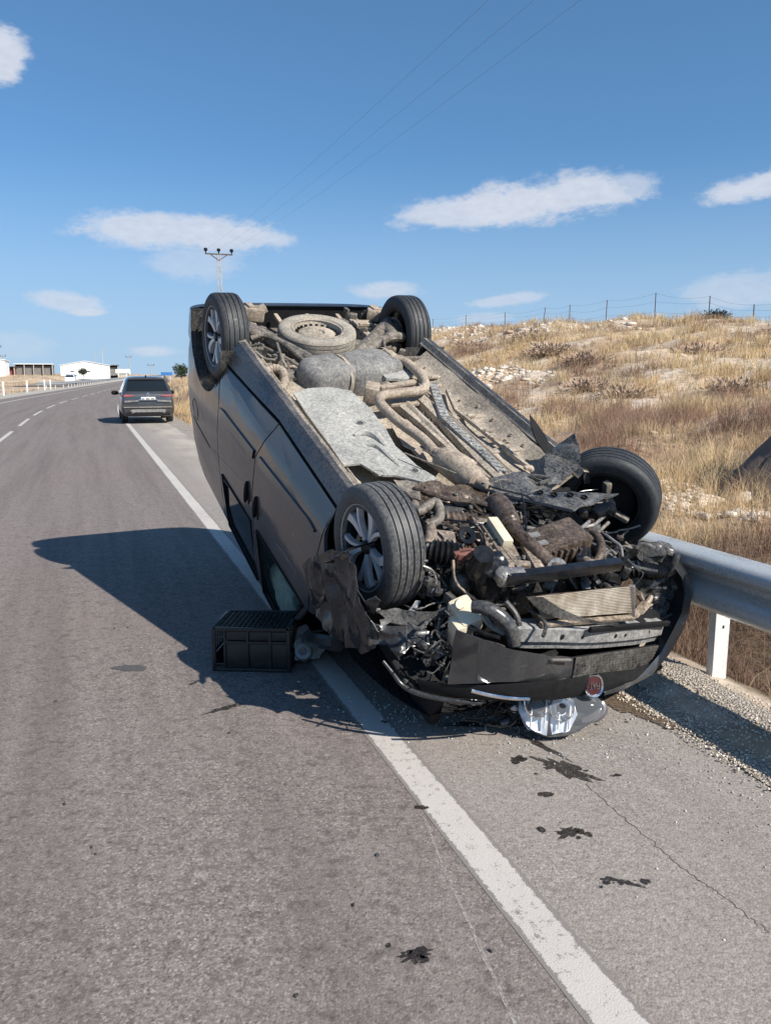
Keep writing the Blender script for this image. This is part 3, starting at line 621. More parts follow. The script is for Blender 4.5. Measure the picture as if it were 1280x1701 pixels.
DK = plain('dark_shed_cladding', (.17, .16, .15), .9, 0, .3, 2, .1); RDM = plain('red_shed_cladding', (.22, .06, .05), .8, 0, .2, 2, .1)
shed('dark grey open shed beside the white warehouse', -23.2, 246, 9.5, 3.1, DK, 'white_metal', bays=4)
shed('small red shed between the dark open sheds', -24.75, 240, 3.4, 2.3, RDM, 'rust', bays=1, depth=5, name='red_shed')
shed('low blue-grey shed with a sagging pale roof', -26.0, 236, 9, 2.4, plain('blue_grey_cladding', (.12, .13, .16), .9, 0, .3, 2, .1), 'concrete', bays=3)
shed('low dark hut with a pale tank right of the white warehouse', -18.35, 262, 2.6, 3.0, DK, 'rust', bays=1, depth=4, name='small_hut')
tk = MB().tube([(-2, 0, .9), (2.0, 0, .9)], [.85, .85], 16); tk.box((-1.2, 0, .0), (.3, 1.4, .7)); tk.box((1.2, 0, .0), (.3, 1.4, .7)); o = tk.build('storage_tank', 'white_metal'); o.location = at(-17.75, 258) + Vector((0, 0, 1.6)); thing('storage_tank', 'pale horizontal tank on saddles right of the white warehouse', 'tank', obj=o)
def tree(label, loc, h, r, tone, group=None, name='small_tree'):
    t = thing(name, label, 'tree', loc, group=group); MB().tube([(0, 0, -.3), (.05, 0, h * .3), (-.05, .03, h * .6)], [h * .035, h * .028, h * .015], 7, sub=3).tube([(0, 0, h * .3), (h * .12, .05, h * .55)], [h * .018, h * .008], 5).tube([(0, 0, h * .35), (-h * .12, -.05, h * .6)], [h * .018, h * .008], 5).build('trunk', 'wood', t)
    nb = 900; d = rng.normal(0, 1, (nb, 3)); d /= np.linalg.norm(d, axis=1)[:, None]; lump = 1 + .35 * np.sin(d[:, 0] * 5 + 1) * np.sin(d[:, 1] * 4) ; c = d * (rng.random(nb) ** .4 * lump)[:, None] * np.array([r, r, h * .36]) + np.array([0, 0, h * .64])
    a = rng.normal(0, 1, (nb, 3)) * r * .13; b = rng.normal(0, 1, (nb, 3)) * r * .13; V = np.stack([c, c + a, c + b], 1).reshape(-1, 3); T = np.repeat(np.asarray(tone)[None] * rng.uniform(.6, 1.4, (nb, 1)), 3, 0)
    link(npmesh('crown', V, np.arange(nb * 3).reshape(-1, 3), T, 'leaf'), t); return t
tree('small dark bush in front of the white warehouse', at(-20.25, 205) + Vector((0, 0, 1.0)), 2.2, 1.0, (.06, .065, .04))
tree('lone small green tree far down the road beside the wreck', at(-14.0, 170) + Vector((0, 0, .2)), 3.6, 1.5, (.05, .065, .035))
tree('low dark bush on the grass left of the far white car', at(-21.0, 190) + Vector((0, 0, .8)), 1.0, 1.1, (.08, .06, .04))
tree('dark tree top at the left edge beyond the white shed', at(-26.95, 240) + Vector((0, 0, 1.5)), 6.4, 1.6, (.035, .045, .03))
# low grass across the road
xs = rng.uniform(40, 230, 9000); ms = -rng.uniform(9.4, 60, 9000); k = ~((ms > -18) & (xs > 100)); xs = xs[k]; ms = ms[k]; X, Y = RD(xs, ms)
blades('dry_grass', X, Y, zl(xs, ms), rng.uniform(.2, .55, len(X)), .07, grass_tone(X, Y) * .95, .6)
# lattice power pole with three insulators and the lines it carries
PS, PN = 71.3, 9.9
def rs_(s, n, z=0.): return Vector((n * math.cos(TH0) - s * math.sin(TH0), n * math.sin(TH0) + s * math.cos(TH0), z))
pp = thing('power_pole', 'tall lattice power pole with a crossarm and three insulators behind the wreck', 'power pole', rs_(PS, PN + 1.1, float(zr(PS, PN - .6)) - .4), TH0)
hp = 11.95 - pp.location.z - .2
for sx_, sy_ in ((-1, -1), (1, -1), (1, 1), (-1, 1)): MB().tube([(sx_ * .32, sy_ * .32, 0), (sx_ * .10, sy_ * .10, hp)], .026, 4).build('corner_post', 'concrete', pp, smooth=False)
lat = MB(); nz_ = 14
for i in range(nz_):
    z0, z1 = hp * i / nz_, hp * (i + 1) / nz_; w0 = .32 - .22 * i / nz_; w1 = .32 - .22 * (i + 1) / nz_; sg_ = 1 if i % 2 else -1
    for q in (-1, 1): lat.tube([(-sg_ * w0, q * w0, z0), (sg_ * w1, q * w1, z1)], .014, 4); lat.tube([(q * w0, -sg_ * w0, z0), (q * w1, sg_ * w1, z1)], .014, 4)
lat.build('lattice', 'concrete', pp, smooth=False)
ca = MB(); ca.bar((-1.15, 0, hp), (1.15, 0, hp), .10, .10); ca.bar((-.75, 0, hp), (0, 0, hp - .5), .07, .07); ca.bar((.75, 0, hp), (0, 0, hp - .5), .07, .07); ca.build('crossarm', 'rust', pp, smooth=False)
for x in (-1.08, 0, 1.08):
    MB().lathe([(.0, 0), (.05, .02), (.06, .16), (.16, .22), (.17, .34), (.09, .42), (0, .44)], (x, 0, hp + .05), (0, 0, 1), 10).build('insulator', 'black_matt', pp)
for i, dn in enumerate((-1.0, 0, 1.0)):
    pts = []
    a = rs_(PS, PN + 1.1 + dn, 12.15)
    for k in range(25):
        u = k / 24; s = PS - 118 * u; pts.append(rs_(s, PN + 1.1 * (1 - u) ** 2 + dn, 12.15 - 4 * 1.85 * u * (1 - u)))
    o = MB().tube([p - a for p in pts], .0032, 5).build('power_line', 'arm'); o.location = a
    thing('power_line', ['power line cable nearest the road, crossing the sky', 'middle power line cable crossing the sky', 'power line cable farthest from the road, crossing the sky'][i], 'cable', group='power lines overhead', obj=o)
def far_pole(loc, h, label, arm=1.6, lamp=False):
    t = thing('street_lamp' if lamp else 'far_pole', label, 'street lamp' if lamp else 'pole', loc, R(15)); MB().tube([(0, 0, -.5), (0, 0, h)], [.16, .09], 8).build('pole', 'concrete', t)
    if lamp: MB().tube([(0, 0, h), (.2, 0, h + .35), (1.3, 0, h + .5)], .06, 6, sub=3).build('arm', 'concrete', t); MB().ball((1.5, 0, h + .46), (.4, .16, .1)).build('lamp_head', 'concrete', t)
    else:
        MB().box((0, 0, h - .4), (arm, .12, .14)).build('crossarm', 'rust', t, smooth=False)
        for x in (-.45, 0, .45): MB().lathe([(0, 0), (.07, .02), (.1, .3), (0, .36)], (x * arm, 0, h - .3), (0, 0, 1), 8).build('insulator', 'black_matt', t)
far_pole(at(-25.2, 225) + Vector((0, 0, 1.4)), 7.4, 'dark pole with a transformer left of the open sheds'); far_pole(at(-24.95, 260) + Vector((0, 0, 1.5)), 5.8, 'thinner grey pole just right of the transformer pole')
far_pole(at(-17.35, 300) + Vector((0, 0, .5)), 7.6, 'dark pole beyond the road above the parked car', 2.0); far_pole(at(-15.95, 280) + Vector((0, 0, .5)), 4.6, 'short pole right of the taller one above the parked car', 2.2)
far_pole(at(-19.0, 270) + Vector((0, 0, 1.2)), 7.9, 'grey street lamp standing behind the white warehouse', lamp=True); far_pole(at(-19.5, 300) + Vector((0, 0, 1.2)), 7.2, 'faint street lamp above the warehouse roof', lamp=True)
rs = thing('road_sign', 'blue direction sign on two posts far along the right of the road', 'road sign', at(-14.95, 130) + Vector((0, 0, 0)), R(15))
BL = plain('blue_sign_face', (.03, .16, .42), .5, 0, .1, 3, 0)
MB().box((0, 0, 1.85), (1.7, .06, .5), None, .02).build('sign_panel', BL, rs, smooth=False)
for x in (-.55, .55): MB().tube([(x, .06, -.3), (x, .06, 2.1)], .04, 6).build('post', 'galv_post', rs)

# ------------------------------------------------------------------ cars that stand upright
def loft_car(name, label, loc, yaw, bodymat, L=4.52, detail=True):
    """x forward from the rear bumper, y to the left, z up"""
    t = thing(name, label, 'car', loc, yaw)
    sec = [(0, .80, .36, .80, .98, .77, 1.02), (.03, .87, .30, .86, 1.01, .80, 1.07), (.14, .915, .26, .88, 1.03, .78, 1.16), (.55, .925, .24, .90, 1.03, .66, 1.585), (.85, .925, .24, .905, 1.03, .665, 1.655), (1.6, .925, .24, .905, 1.02, .675, 1.69), (2.3, .925, .24, .905, 1.0, .67, 1.68), (2.75, .925, .24, .90, .99, .65, 1.60), (3.45, .92, .24, .88, .97, .72, 1.08), (4.0, .90, .26, .80, .88, .66, .96), (4.38, .84, .30, .70, .72, .55, .80), (4.5, .70, .36, .6, .62, .45, .68)]
    sec = [(a * L / 4.5,) + tuple(r) for a, *r in sec]
    def ring(q):
        x, wl, z0, wb, zb, wr, zr_ = q; zm = (z0 + zb) / 2
        h = [(0, z0), (wl * .86, z0), (wl * .97, z0 + .08), (wl, z0 + .22), (wl, zm + .1), (wb, zb), (wb * .985, zb + .03), (wr + (wb - wr) * .1, zr_ - (zr_ - zb) * .12), (wr * .9, zr_ - .015), (wr * .5, zr_ + .01), (0, zr_ + .014)]
        return [Vector((x, y, z)) for y, z in h] + [Vector((x, -y, z)) for y, z in h[1:-1][::-1]]
    mb = MB(); rings = [ring(q) for q in sec]; mb.rows(rings, True); mb.f += [tuple(range(len(rings[0])))[::-1], tuple(len(mb.v) - len(rings[0]) + k for k in range(len(rings[0])))]
    mb.build('body', bodymat, t, angle=45)
    g = MB()                                        # rear window, on the slope of the tailgate
    P = lambda u, v: (lambda x, w, z: Vector((x - .045 + .05 * abs(2 * u - 1) ** 2, w * (2 * u - 1), z + .02)))(.15 + .38 * v, .735 - .10 * v, 1.15 + .40 * v)
    g.rows([[P(u, v) for u in np.linspace(0, 1, 7)] for v in np.linspace(0, 1, 4)]); g.build('rear_window', 'glass_dark', t)
    for sg in (-1, 1):
        w = MB(); xs = [.55, .95, 1.6, 2.3, 2.85, 3.25]; top = [1.42, 1.56, 1.58, 1.56, 1.44, 1.16]; bot = [1.10, 1.07, 1.06, 1.05, 1.04, 1.05]
        yv = lambda z: .912 - (z - 1.03) * .41
        w.rows([[Vector((x, sg * yv(z), z)) for x, z in zip(xs, top)], [Vector((x, sg * yv(z), z)) for x, z in zip(xs, bot)]]); w.build('side_window', 'glass_dark', t)
        m = MB().ball((2.95, sg * 1.06, 1.06), (.07, .13, .085), pw=.8); m.tube([(2.98, sg * .90, 1.03), (2.97, sg * 1.0, 1.04)], .03, 6); m.build('side_mirror', 'black_matt' if detail else bodymat, t)
        for x in (.98, 3.68):
            wl = link(bpy.data.objects.new('wheel', None), t); wl.location = (x, sg * .80, .35)
            MB().lathe([(.22, -.1), (.31, -.115), (.345, -.09), (.35, 0), (.345, .09), (.31, .115), (.22, .1)], (0, 0, 0), (0, 1, 0), 28).build('tyre', 'tyre', wl); MB().lathe([(.0, .05), (.05, .06), (.2, .07), (.225, .1), (.225, -.1)], (0, 0, 0), (0, sg, 0), 24).build('rim', 'rim', wl)
        tl = MB(); tl.sheet([Vector((-.03, sg * .47, .99)), Vector((-.02, sg * .80, .97)), Vector((.10, sg * .925, .97)), Vector((.14, sg * .925, 1.03)), Vector((.0, sg * .80, 1.055)), Vector((-.01, sg * .47, 1.03))], 2, 0, 1, .05); tl.build('tail_light', LAMP, t)
    if detail:
        MB().box((-.012, 0, .90), (.02, .52, .115), None, .004).build('number_plate', 'white_metal', t)
        pm = MB()
        for y, w in ((.17, .07), (.0, .12), (-.16, .11)):
            for k in range(3): pm.box((-.024, y + (k - 1) * w * .36, .90), (.003, w * .22, .065))
        pm.build('plate_lettering', 'black_matt', t, smooth=False); MB().box((-.0235, .242, .9), (.003, .034, .113)).build('plate_band', BL, t, smooth=False)
        MB().lathe([(0, .012), (.06, .012), (.075, 0)], (-.012, 0, 1.045), (-1, 0, 0), 20).build('emblem', 'chrome', t)
        tr = MB(); tr.bar((-.0, -.80, .80), (-.03, -.32, .83), .08, .06); tr.bar((-.03, -.32, .86), (-.03, .32, .86), .08, .03); tr.bar((-.0, .80, .80), (-.03, .32, .83), .08, .06); tr.bar((.0, -.84, .60), (.0, .84, .60), .1, .035); tr.build('trim_strip', 'alloy_dull', t)
        sk = MB(); sk.sheet([Vector((-.05, y, z)) for y, z in ((-.62, .50), (-.5, .52), (.5, .52), (.62, .50), (.55, .40), (.42, .42), (-.42, .42), (-.55, .40))], 1, 0, 1, .04); sk.build('skid_plate', 'alloy_dull', t)
        for sg in (-1, 1): MB().lathe([(.035, -.1), (.05, -.02), (.055, 0), (.045, .005), (.04, -.08)], (-.045, sg * .56, .43), (-1, 0, 0), 14).build('exhaust_tip', 'chrome', t)
        MB().box((.02, 0, .36), (.1, 1.5, .14), None, .03).build('lower_bumper', 'black_matt', t)
        MB().tube([(.75, 0, 1.66), (.72, 0, 1.70), (.66, 0, 1.735)], [.03, .03, .008], 6).build('antenna_fin', 'black_matt', t)
        MB().tube([(.5, -.62, 1.59), (.44, 0, 1.605), (.5, .62, 1.59)], .035, 6, sub=4).build('roof_spoiler', bodymat, t)
    return t
t = NT('tail_lamp_lens'); t.p(Base_Color=(.30, .09, .08), Roughness=.12, Coat_Weight=1.); LAMP = t.m
t = NT('dark_suv_paint'); fl = t.noise(3, 4); t.p(Base_Color=t.mix(fl, (.055, .058, .062), (.10, .10, .098)), Metallic=.5, Roughness=.3, Coat_Weight=1.); SUVP = t.m
ca_ = -8.52, 29.24
loft_car('parked_car', 'dark grey SUV parked on the white edge line, seen from behind', (ca_[0], ca_[1], 0), R(90) + R(19.5), SUVP)
wc = at(-21.1, 157); loft_car('distant_car', 'small white car far off on the other carriageway', (wc.x, wc.y, .1), R(90 + 16), plain('white_car_paint', (.75, .76, .78), .3, 0, .05, 2, 0, 1.), 4.3, False)

# ------------------------------------------------------------------ the overturned van: x forward, y to its left, z up as if it stood on its wheels
VR = Matrix(((0.422005, -0.892304, -0.160329), (-0.809355, -0.450485, 0.376840), (-0.408481, -0.029265, -0.912297)))
VT = Vector((0.686029, 4.180865, 1.218214))
van = thing('overturned_van', 'dark grey van lying on its roof across the edge line with its nose smashed open', 'van')
van.matrix_world = Matrix.Translation(VT) @ VR.to_4x4()
def pv(mb, name, mat, parent=None, **k): return mb.build(name, mat, parent or van, **k)

def lerp(a, b, u): return a + (b - a) * u
def interp(x, tab):
    if x <= tab[0][0]: return tab[0][1]
    for (a, p), (b, q) in zip(tab, tab[1:]):
        if x <= b: u = (x - a) / (b - a); u = u * u * (3 - 2 * u) * .5 + u * .5; return p + (q - p) * u
    return tab[-1][1]
SIDE = [(.18, .775), (.24, .81), (.32, .845), (.45, .895), (.62, .912), (.85, .912), (1.0, .90), (1.12, .885), (1.4, .845), (1.65, .795), (1.74, .755)]
FRONTT = [(-.1, 0), (.35, .03), (.6, .10), (.8, .24), (.92, .40)]
REART = [(-3.48, .10), (-3.40, .05), (-3.25, .015), (-3.0, 0)]
def halfw(x, z): return interp(z, SIDE) - interp(x, FRONTT) - interp(x, REART)
def bend(p, sg):                                  # side-panel plane (x, z) to the curved flank
    x, z = p; return V3((x, sg * halfw(x, z), z))
def panel(poly, sg, holes=(), res=.07, thick=.02, off=0., dent=0., mapf=None):
    """a body panel cut from the flank: outline and convex holes in (x, z); edges turn inward so the gaps are real"""
    bm = bmesh.new(); f = bm.faces.new([bm.verts.new((a, b, 0)) for a, b in poly]); f.normal_update(); bmesh.ops.triangulate(bm, faces=[f])
    xs = [a for a, b in poly]; zs = [b for a, b in poly]
    def cut(co, no): bmesh.ops.bisect_plane(bm, geom=list(bm.verts) + list(bm.edges) + list(bm.faces), plane_co=co, plane_no=no, dist=1e-5)
    for k in range(int((max(xs) - min(xs)) / res) + 1): cut((min(xs) + (k + .5) * res, 0, 0), (1, 0, 0))
    for k in range(int((max(zs) - min(zs)) / res) + 1): cut((0, min(zs) + (k + .5) * res, 0), (0, 1, 0))
    for h in holes:
        m = len(h); cx = sum(a for a, b in h) / m; cz = sum(b for a, b in h) / m
        for i in range(m):
            a, b = h[i], h[(i + 1) % m]; no = V3((b[1] - a[1], a[0] - b[0], 0)); cut((a[0], a[1], 0), no)
        def inside(c):
            s_ = 0
            for i in range(m):
                a, b = h[i], h[(i + 1) % m]; cr = (b[0] - a[0]) * (c.y - a[1]) - (b[1] - a[1]) * (c.x - a[0])
                if s_ == 0: s_ = 1 if cr > 0 else -1
                elif cr * s_ < 0: return False
            return True
        bmesh.ops.delete(bm, geom=[f for f in bm.faces if inside(f.calc_center_median())], context='FACES')
    bmesh.ops.remove_doubles(bm, verts=list(bm.verts), dist=1e-4)
    for v in bm.verts:
        q = mapf((v.co.x, v.co.y)) if mapf else bend((v.co.x, v.co.y), sg); 
        if off: q.y += sg * off
        if dent: q += mnoise.noise_vector(q * 4) * dent
        v.co = q
    if thick:
        be = [e for e in bm.edges if e.is_boundary]; ret = bmesh.ops.extrude_edge_only(bm, edges=be)
        for v in [g for g in ret['geom'] if isinstance(g, bmesh.types.BMVert)]:
            if mapf: v.co += V3((0, 0, -thick)) if abs(v.co.y) < .7 else V3((0, -math.copysign(thick, v.co.y), 0))
            else: v.co.y -= sg * thick
    bm.verts.index_update(); mb = MB().add([v.co.copy() for v in bm.verts], [[v.index for v in f.verts] for f in bm.faces]); bm.free(); return mb
def arc(cx, cz, r, a0, a1, n=14): return [(cx + r * math.cos(R(lerp(a0, a1, k / n))), cz + r * math.sin(R(lerp(a0, a1, k / n)))) for k in range(n + 1)]
WB = 2.755; AR = arc(-WB, .31, .405, 0, 180, 16)
belt = lambda x: 1.035 + (-.45 - x) * .075
roofz = lambda x: interp(x, [(-3.46, 1.70), (-3.38, 1.76), (-3.1, 1.82), (-2.4, 1.85), (-1.6, 1.84), (-1.25, 1.805), (-1.0, 1.765), (-.9, 1.72)])
TOP = 1.70
fdw = [(-1.37, belt(-1.37) + .02), (-.47, belt(-.47) + .015), (-.56, 1.16), (-.94, 1.64), (-1.37, 1.67)]
sdw = [(-2.22, belt(-2.22) + .02), (-1.50, belt(-1.5) + .02), (-1.50, 1.66), (-2.22, 1.66)]
seam_f = [(-1.30, .295), (-1.36, .44), (-1.45, .60), (-1.455, 1.0), (-1.43, TOP)]
for sg in (1, -1):
    lab = None
    fd = [(-.36, .31), (-.36, .62), (-.40, 1.02), (-.55, 1.22), (-.93, TOP)] + [(a + .006, b) for a, b in seam_f[::-1]]
    door = pv(panel(fd, sg, [fdw]), 'front_door', 'paint')
    sd = [(a - .006, b) for a, b in seam_f] + [(-2.30, TOP), (-2.30, 1.2), (-2.30, .60), (-2.345, .50), (-2.345, .365)]
    sd[-1] = (-2.345, .37); sdoor = pv(panel(sd, sg, [sdw]), 'sliding_door', 'paint')
    q = [(-2.312, TOP), (-2.312, .62)] + AR[2:] + [(-3.20, .31), (-3.20, .50), (-3.44, .52), (-3.46, 1.1), (-3.42, TOP)]
    quarter = pv(panel(q, sg, [[(-3.12, 1.132), (-2.56, 1.132), (-2.56, 1.152), (-3.12, 1.152)]]), 'rear_quarter', 'paint')
    pv(MB().bar(bend((-3.12, 1.142), sg) - V3((0, sg * .022, 0)), bend((-2.56, 1.142), sg) - V3((0, sg * .022, 0)), .01, .02), 'slide_rail', 'black_matt', quarter)
    # fuel flap line, sills, mouldings
    if sg == 1:
        fl_ = MB().tube([bend(p, 1) for p in arc(-2.98, 1.02, .085, 0, 360, 24)], .003, 5, caps=False); pv(fl_, 'fuel_flap', 'black_matt', quarter)
    fwp = [(-.35, .31)] + arc(0, .31, .365, 180, 118, 8) + [(-.20, .80), (-.30, .98), (-.385, 1.02), (-.35, .62)]
    pv(panel(fwp, sg), 'front_wing', 'paint')
    sl_ = [(-2.36, .19), (-.30, .19), (-.30, .292), (-1.33, .276), (-2.36, .35)]
    pv(panel(sl_, sg, res=.1, thick=.05), 'sill', 'sill')
    fg = MB(); N_ = 26
    fg.rows([[V3((x, sg * .772, .196)), V3((x, sg * .735, .188 + .003 * rng.random())), V3((x, sg * .730, .182 + .006 * rng.random())), V3((x, sg * .724, .182)), V3((x, sg * .720, .205)), V3((x, sg * .70, .232))] for x in np.linspace(-2.38, -.28, N_)])
    pv(fg, 'sill_flange', 'dust_steel')
    def strip_on(p0, p1, w0, w1, nn=18):
        rows = []
        for k in range(nn + 1):
            u = k / nn; x = lerp(p0[0], p1[0], u); z = lerp(p0[1], p1[1], u); w = lerp(w0, w1, u) / 2 * min(1, .25 + 8 * (1 - u)); rows.append([bend((x, z - w), sg) + V3((0, -sg * .004, 0)), bend((x, z - w * .8), sg) + V3((0, sg * .012, 0)), bend((x, z + w * .8), sg) + V3((0, sg * .012, 0)), bend((x, z + w), sg) + V3((0, -sg * .004, 0))])
        return MB().rows(rows)
    pv(strip_on((-1.37, .585), (-.44, .50), .07, .06), 'side_moulding', 'paint', door)
    pv(strip_on((-1.48, .60), (-2.26, .655), .07, .05), 'side_moulding', 'paint', sdoor)
    for x, pr in ((-1.36, door), (-1.555, sdoor)):
        h = MB(); h.ball(bend((x, .93), sg) + V3((0, sg * .012, 0)), (.017, .016, .085), pw=.8); h.ball(bend((x + .02, .93), sg) - V3((0, sg * .008, 0)), (.026, .011, .09), pw=.8); pv(h, 'door_handle', 'black_matt', pr)
    def pane(poly, name, mat, parent, off=-.012): return pv(panel(poly, sg, res=.12, thick=0, off=off), name, mat, parent)
    pane(fdw, 'window', 'glass' if sg == 1 else 'glass_dark', door); pane(sdw, 'window', 'glass_dark', sdoor)
    def frame(poly, parent):
        m = MB(); P_ = [bend(p, sg) + V3((0, sg * .003, 0)) for p in poly]; P_.append(P_[0])
        m.tube(P_, .008, 6, caps=False); pv(m, 'window_seal', 'black_matt', parent)
    frame(fdw, door); frame(sdw, sdoor)
SCRT = plain('bare_scratch', (.30, .285, .265), .6, .2, .3, 60, 0)
for pts in (((-2.606, 0.9, 1.138), (-2.225, 0.9, 1.053), (-1.899, 0.9, 0.9672), (-1.692, 0.9, 0.9187)), ((-2.494, 0.9, 1.264), (-2.207, 0.9, 1.231), (-1.885, 0.9, 1.17)), ((-2.189, 0.9, 0.7494), (-1.855, 0.9, 0.6979), (-1.623, 0.9, 0.6862)), ((-2.883, 0.9, 0.9086), (-2.728, 0.9, 0.9478), (-2.745, 0.9, 1.073)), ((-1.01, 0.9, 0.9675), (-0.8508, 0.9, 0.9244), (-0.62, 0.9, 0.9051))):
    P_ = [bend((x, z), 1) for x, y, z in pts]; pv(MB().tube(P_, [.0006] + [.0022] * (len(P_) - 2) + [.0006], 5, sub=8), 'scratch', SCRT)
# roof, tail, bonnet and windscreen
def roofpt(x, v):                                   # v from -1 to 1 across
    w = halfw(x, TOP); zc = roofz(x); a = abs(v); y = w * (1 - (1 - a) ** 1.0); return V3((x, w * v, TOP + (zc - TOP) * (1 - a ** 3.2)))
xs_ = [-3.47, -3.44, -3.36, -3.2, -2.9, -2.5, -2.1, -1.7, -1.4, -1.2, -1.05, -.95]
pv(MB().rows([[roofpt(x, v) for v in np.linspace(-1, 1, 21)] for x in xs_]), 'roof', 'paint')
tail = [[V3((-3.44 - .035 * (1 - abs(v) ** 4) * (1 if z < 1.6 else .5), halfw(-3.44, z) * v, z)) for v in np.linspace(-1, 1, 13)] for z in (.50, .62, .9, 1.05, 1.3, 1.6, 1.70)]
tg = pv(MB().rows(tail), 'tailgate', 'paint')
pv(MB().rows([[V3((-3.49, .68 * v, z)) for v in np.linspace(-1, 1, 7)] for z in (1.12, 1.35, 1.58)]), 'rear_window', 'glass_dark', tg)
rb = [[V3((x, halfw(-3.3, .5) * math.copysign(abs(math.sin(a)) ** .5, math.sin(a)) , z)) if False else V3((lerp(-3.20, x, abs(math.cos(a)) ** .5), (halfw(-3.2, .45) + .01) * math.copysign(abs(math.sin(a)) ** .45, math.sin(a)), z)) for a in np.linspace(-math.pi / 2, math.pi / 2, 25)] for x, z in ((-3.36, .29), (-3.46, .30), (-3.50, .36), (-3.52, .5), (-3.47, .53))]
pv(MB().rows(rb), 'rear_bumper', 'paint')
pv(MB().rows([[V3((lerp(-3.20, -3.38, abs(math.cos(a)) ** .5), (halfw(-3.2, .45) - .02) * math.copysign(abs(math.sin(a)) ** .45, math.sin(a)), z)) for a in np.linspace(-math.pi / 2, math.pi / 2, 25)] for z in (.29, .52)]), 'bumper_lining', 'black_matt')
ws = [[V3((lerp(-.12, -.95, u), lerp(.70, halfw(-.95, TOP) - .03, u) * v, lerp(1.10, 1.72, u) + .03 * (1 - v * v))) for v in np.linspace(-1, 1, 9)] for u in np.linspace(0, 1, 6)]
pv(MB().rows(ws), 'windscreen', 'glass_dark')
for sg in (1, -1): pv(MB().tube([V3((-.12, sg * .82, 1.06)), V3((-.5, sg * .80, 1.36)), V3((-.93, sg * .765, 1.70))], .045, 8, sub=3), 'windscreen_pillar', 'paint')
hood = [[V3((x, hw * v, z - .05 * abs(v) ** 3 + .015 * mnoise.noise(V3((x * 3, v * 3, 0))))) for v in np.linspace(-1, 1, 19)] for x, hw, z in ((-.10, .80, 1.09), (.05, .80, 1.08), (.22, .77, 1.06), (.38, .74, 1.035), (.52, .70, 1.005), (.62, .66, .97), (.66, .62, .92))]
pv(MB().rows(hood), 'bonnet', 'paint_torn')
# cabin seen through glass: lining, airbag behind the front window
cb = MB(); cb.box((-1.9, 0, .62), (3.0, 1.5, .05)); cb.box((-.5, 0, .95), (.25, 1.4, .5), None, .05)
for y in (-.38, .38):
    cb.box((-1.35, y, .85), (.5, .5, .16), None, .06); cb.box((-1.62, y, 1.2), (.16, .48, .62), Matrix.Rotation(-.2, 3, 'Y'), .06); cb.box((-1.7, y, 1.58), (.1, .26, .2), None, .04); cb.box((-2.35, y, .85), (.5, .6, .16), None, .06); cb.box((-2.6, y, 1.15), (.16, .6, .6), Matrix.Rotation(-.2, 3, 'Y'), .06)
pv(cb, 'cabin_interior', 'cabin')
ab = V3((-1.103, 0.72, 1.51)); pv(MB().ball(ab, (.20, .045, .16), pw=.8, wob=.3, nu=24, nv=14, seed=4).ball(ab + V3((-.22, -.02, .06)), (.18, .04, .10), wob=.35, seed=9), 'airbag', 'green')

# wheels -------------------------------------------------------------
def tyre_mb(r, w, n=64, rim=.205, groove=.008):
    h = w / 2; p = [(rim - .01, -h * .78), (rim + .012, -h * .92), (rim + .035, -h * .99), (r - .05, -h * 1.03), (r - .022, -h * .97), (r - .006, -h * .84)]
    for c in (-.55, -.19, .19, .55): p += [(r, h * c - .004), (r - groove, h * c - .003), (r - groove, h * c + .003), (r, h * c + .004)]
    p += [(r - .006, h * .84), (r - .022, h * .97), (r - .05, h * 1.03), (rim + .035, h * .99), (rim + .012, h * .92), (rim - .01, h * .78)]
    return MB().lathe(p, (0, 0, 0), (0, 1, 0), n)
def rim_spokes(sg, face):
    mb = MB()
    for k in range(5):
        for da, wi, wo_, tw in ((-17, .022, .062, .10), (19, .014, .026, -.05)):
            a0 = R(72 * k + da * .45); a1 = R(72 * k + da * 1.0); pts = []; m = 6; up = []; dn = []
            for i in range(m + 1):
                u = i / m; r_ = lerp(.035, .206, u); a = lerp(a0, a1, u) + tw * math.sin(math.pi * u); w = lerp(wi, wo_, u ** 1.3) / 2; y = sg * (face - .018 * (1 - u) ** 2 + .004)
                e = V3((math.cos(a), 0, math.sin(a))); g = V3((-math.sin(a), 0, math.cos(a)))
                up.append([e * r_ - g * w + V3((0, y - sg * .03, 0)), e * r_ - g * w * .86 + V3((0, y, 0)), e * r_ + g * w * .86 + V3((0, y, 0)), e * r_ + g * w + V3((0, y - sg * .03, 0))])
            mb.rows(up)
    return mb
def wheel(loc, sg, steer=0, M=None, tyre='tyre', spokes=True):
    w = link(bpy.data.objects.new('wheel', None), van); w.location = loc
    if M is not None: w.rotation_euler = M.to_euler()
    else: w.rotation_euler = (0, 0, steer)
    tyre_mb(.318, .2).build('tyre', tyre, w, angle=50)
    f = .078
    MB().lathe([(.206, f - .005), (.214, f + .012), (.221, f + .016), (.224, f + .006), (.218, f - .01)], (0, 0, 0), (0, sg, 0), 56, closed=True).build('rim_lip', 'rim', w)
    MB().lathe([(.215, f), (.205, f - .02), (.195, -.03), (.205, -.085), (.216, -.092)], (0, 0, 0), (0, sg, 0), 48).lathe([(0, .0), (.15, -.005), (.155, .012), (.05, .02), (0, .02)], (0, 0, 0), (0, sg, 0), 36).build('rim_barrel', 'rim_dark', w)
    rim_spokes(sg, f).build('spokes', 'rim', w, angle=30)
    MB().lathe([(0, f + .004), (.026, f + .004), (.036, f - .008), (.04, f - .05)], (0, 0, 0), (0, sg, 0), 20).build('hub_cap', 'rim_dark', w)
    if M is not None: return w
    d = MB().lathe([(0, -.02), (.06, -.03), (.065, -.075), (.14, -.078), (.145, -.09), (.0, -.092)], (0, 0, 0), (0, sg, 0), 32); d.build('brake', 'brown_oil', w)
    return w
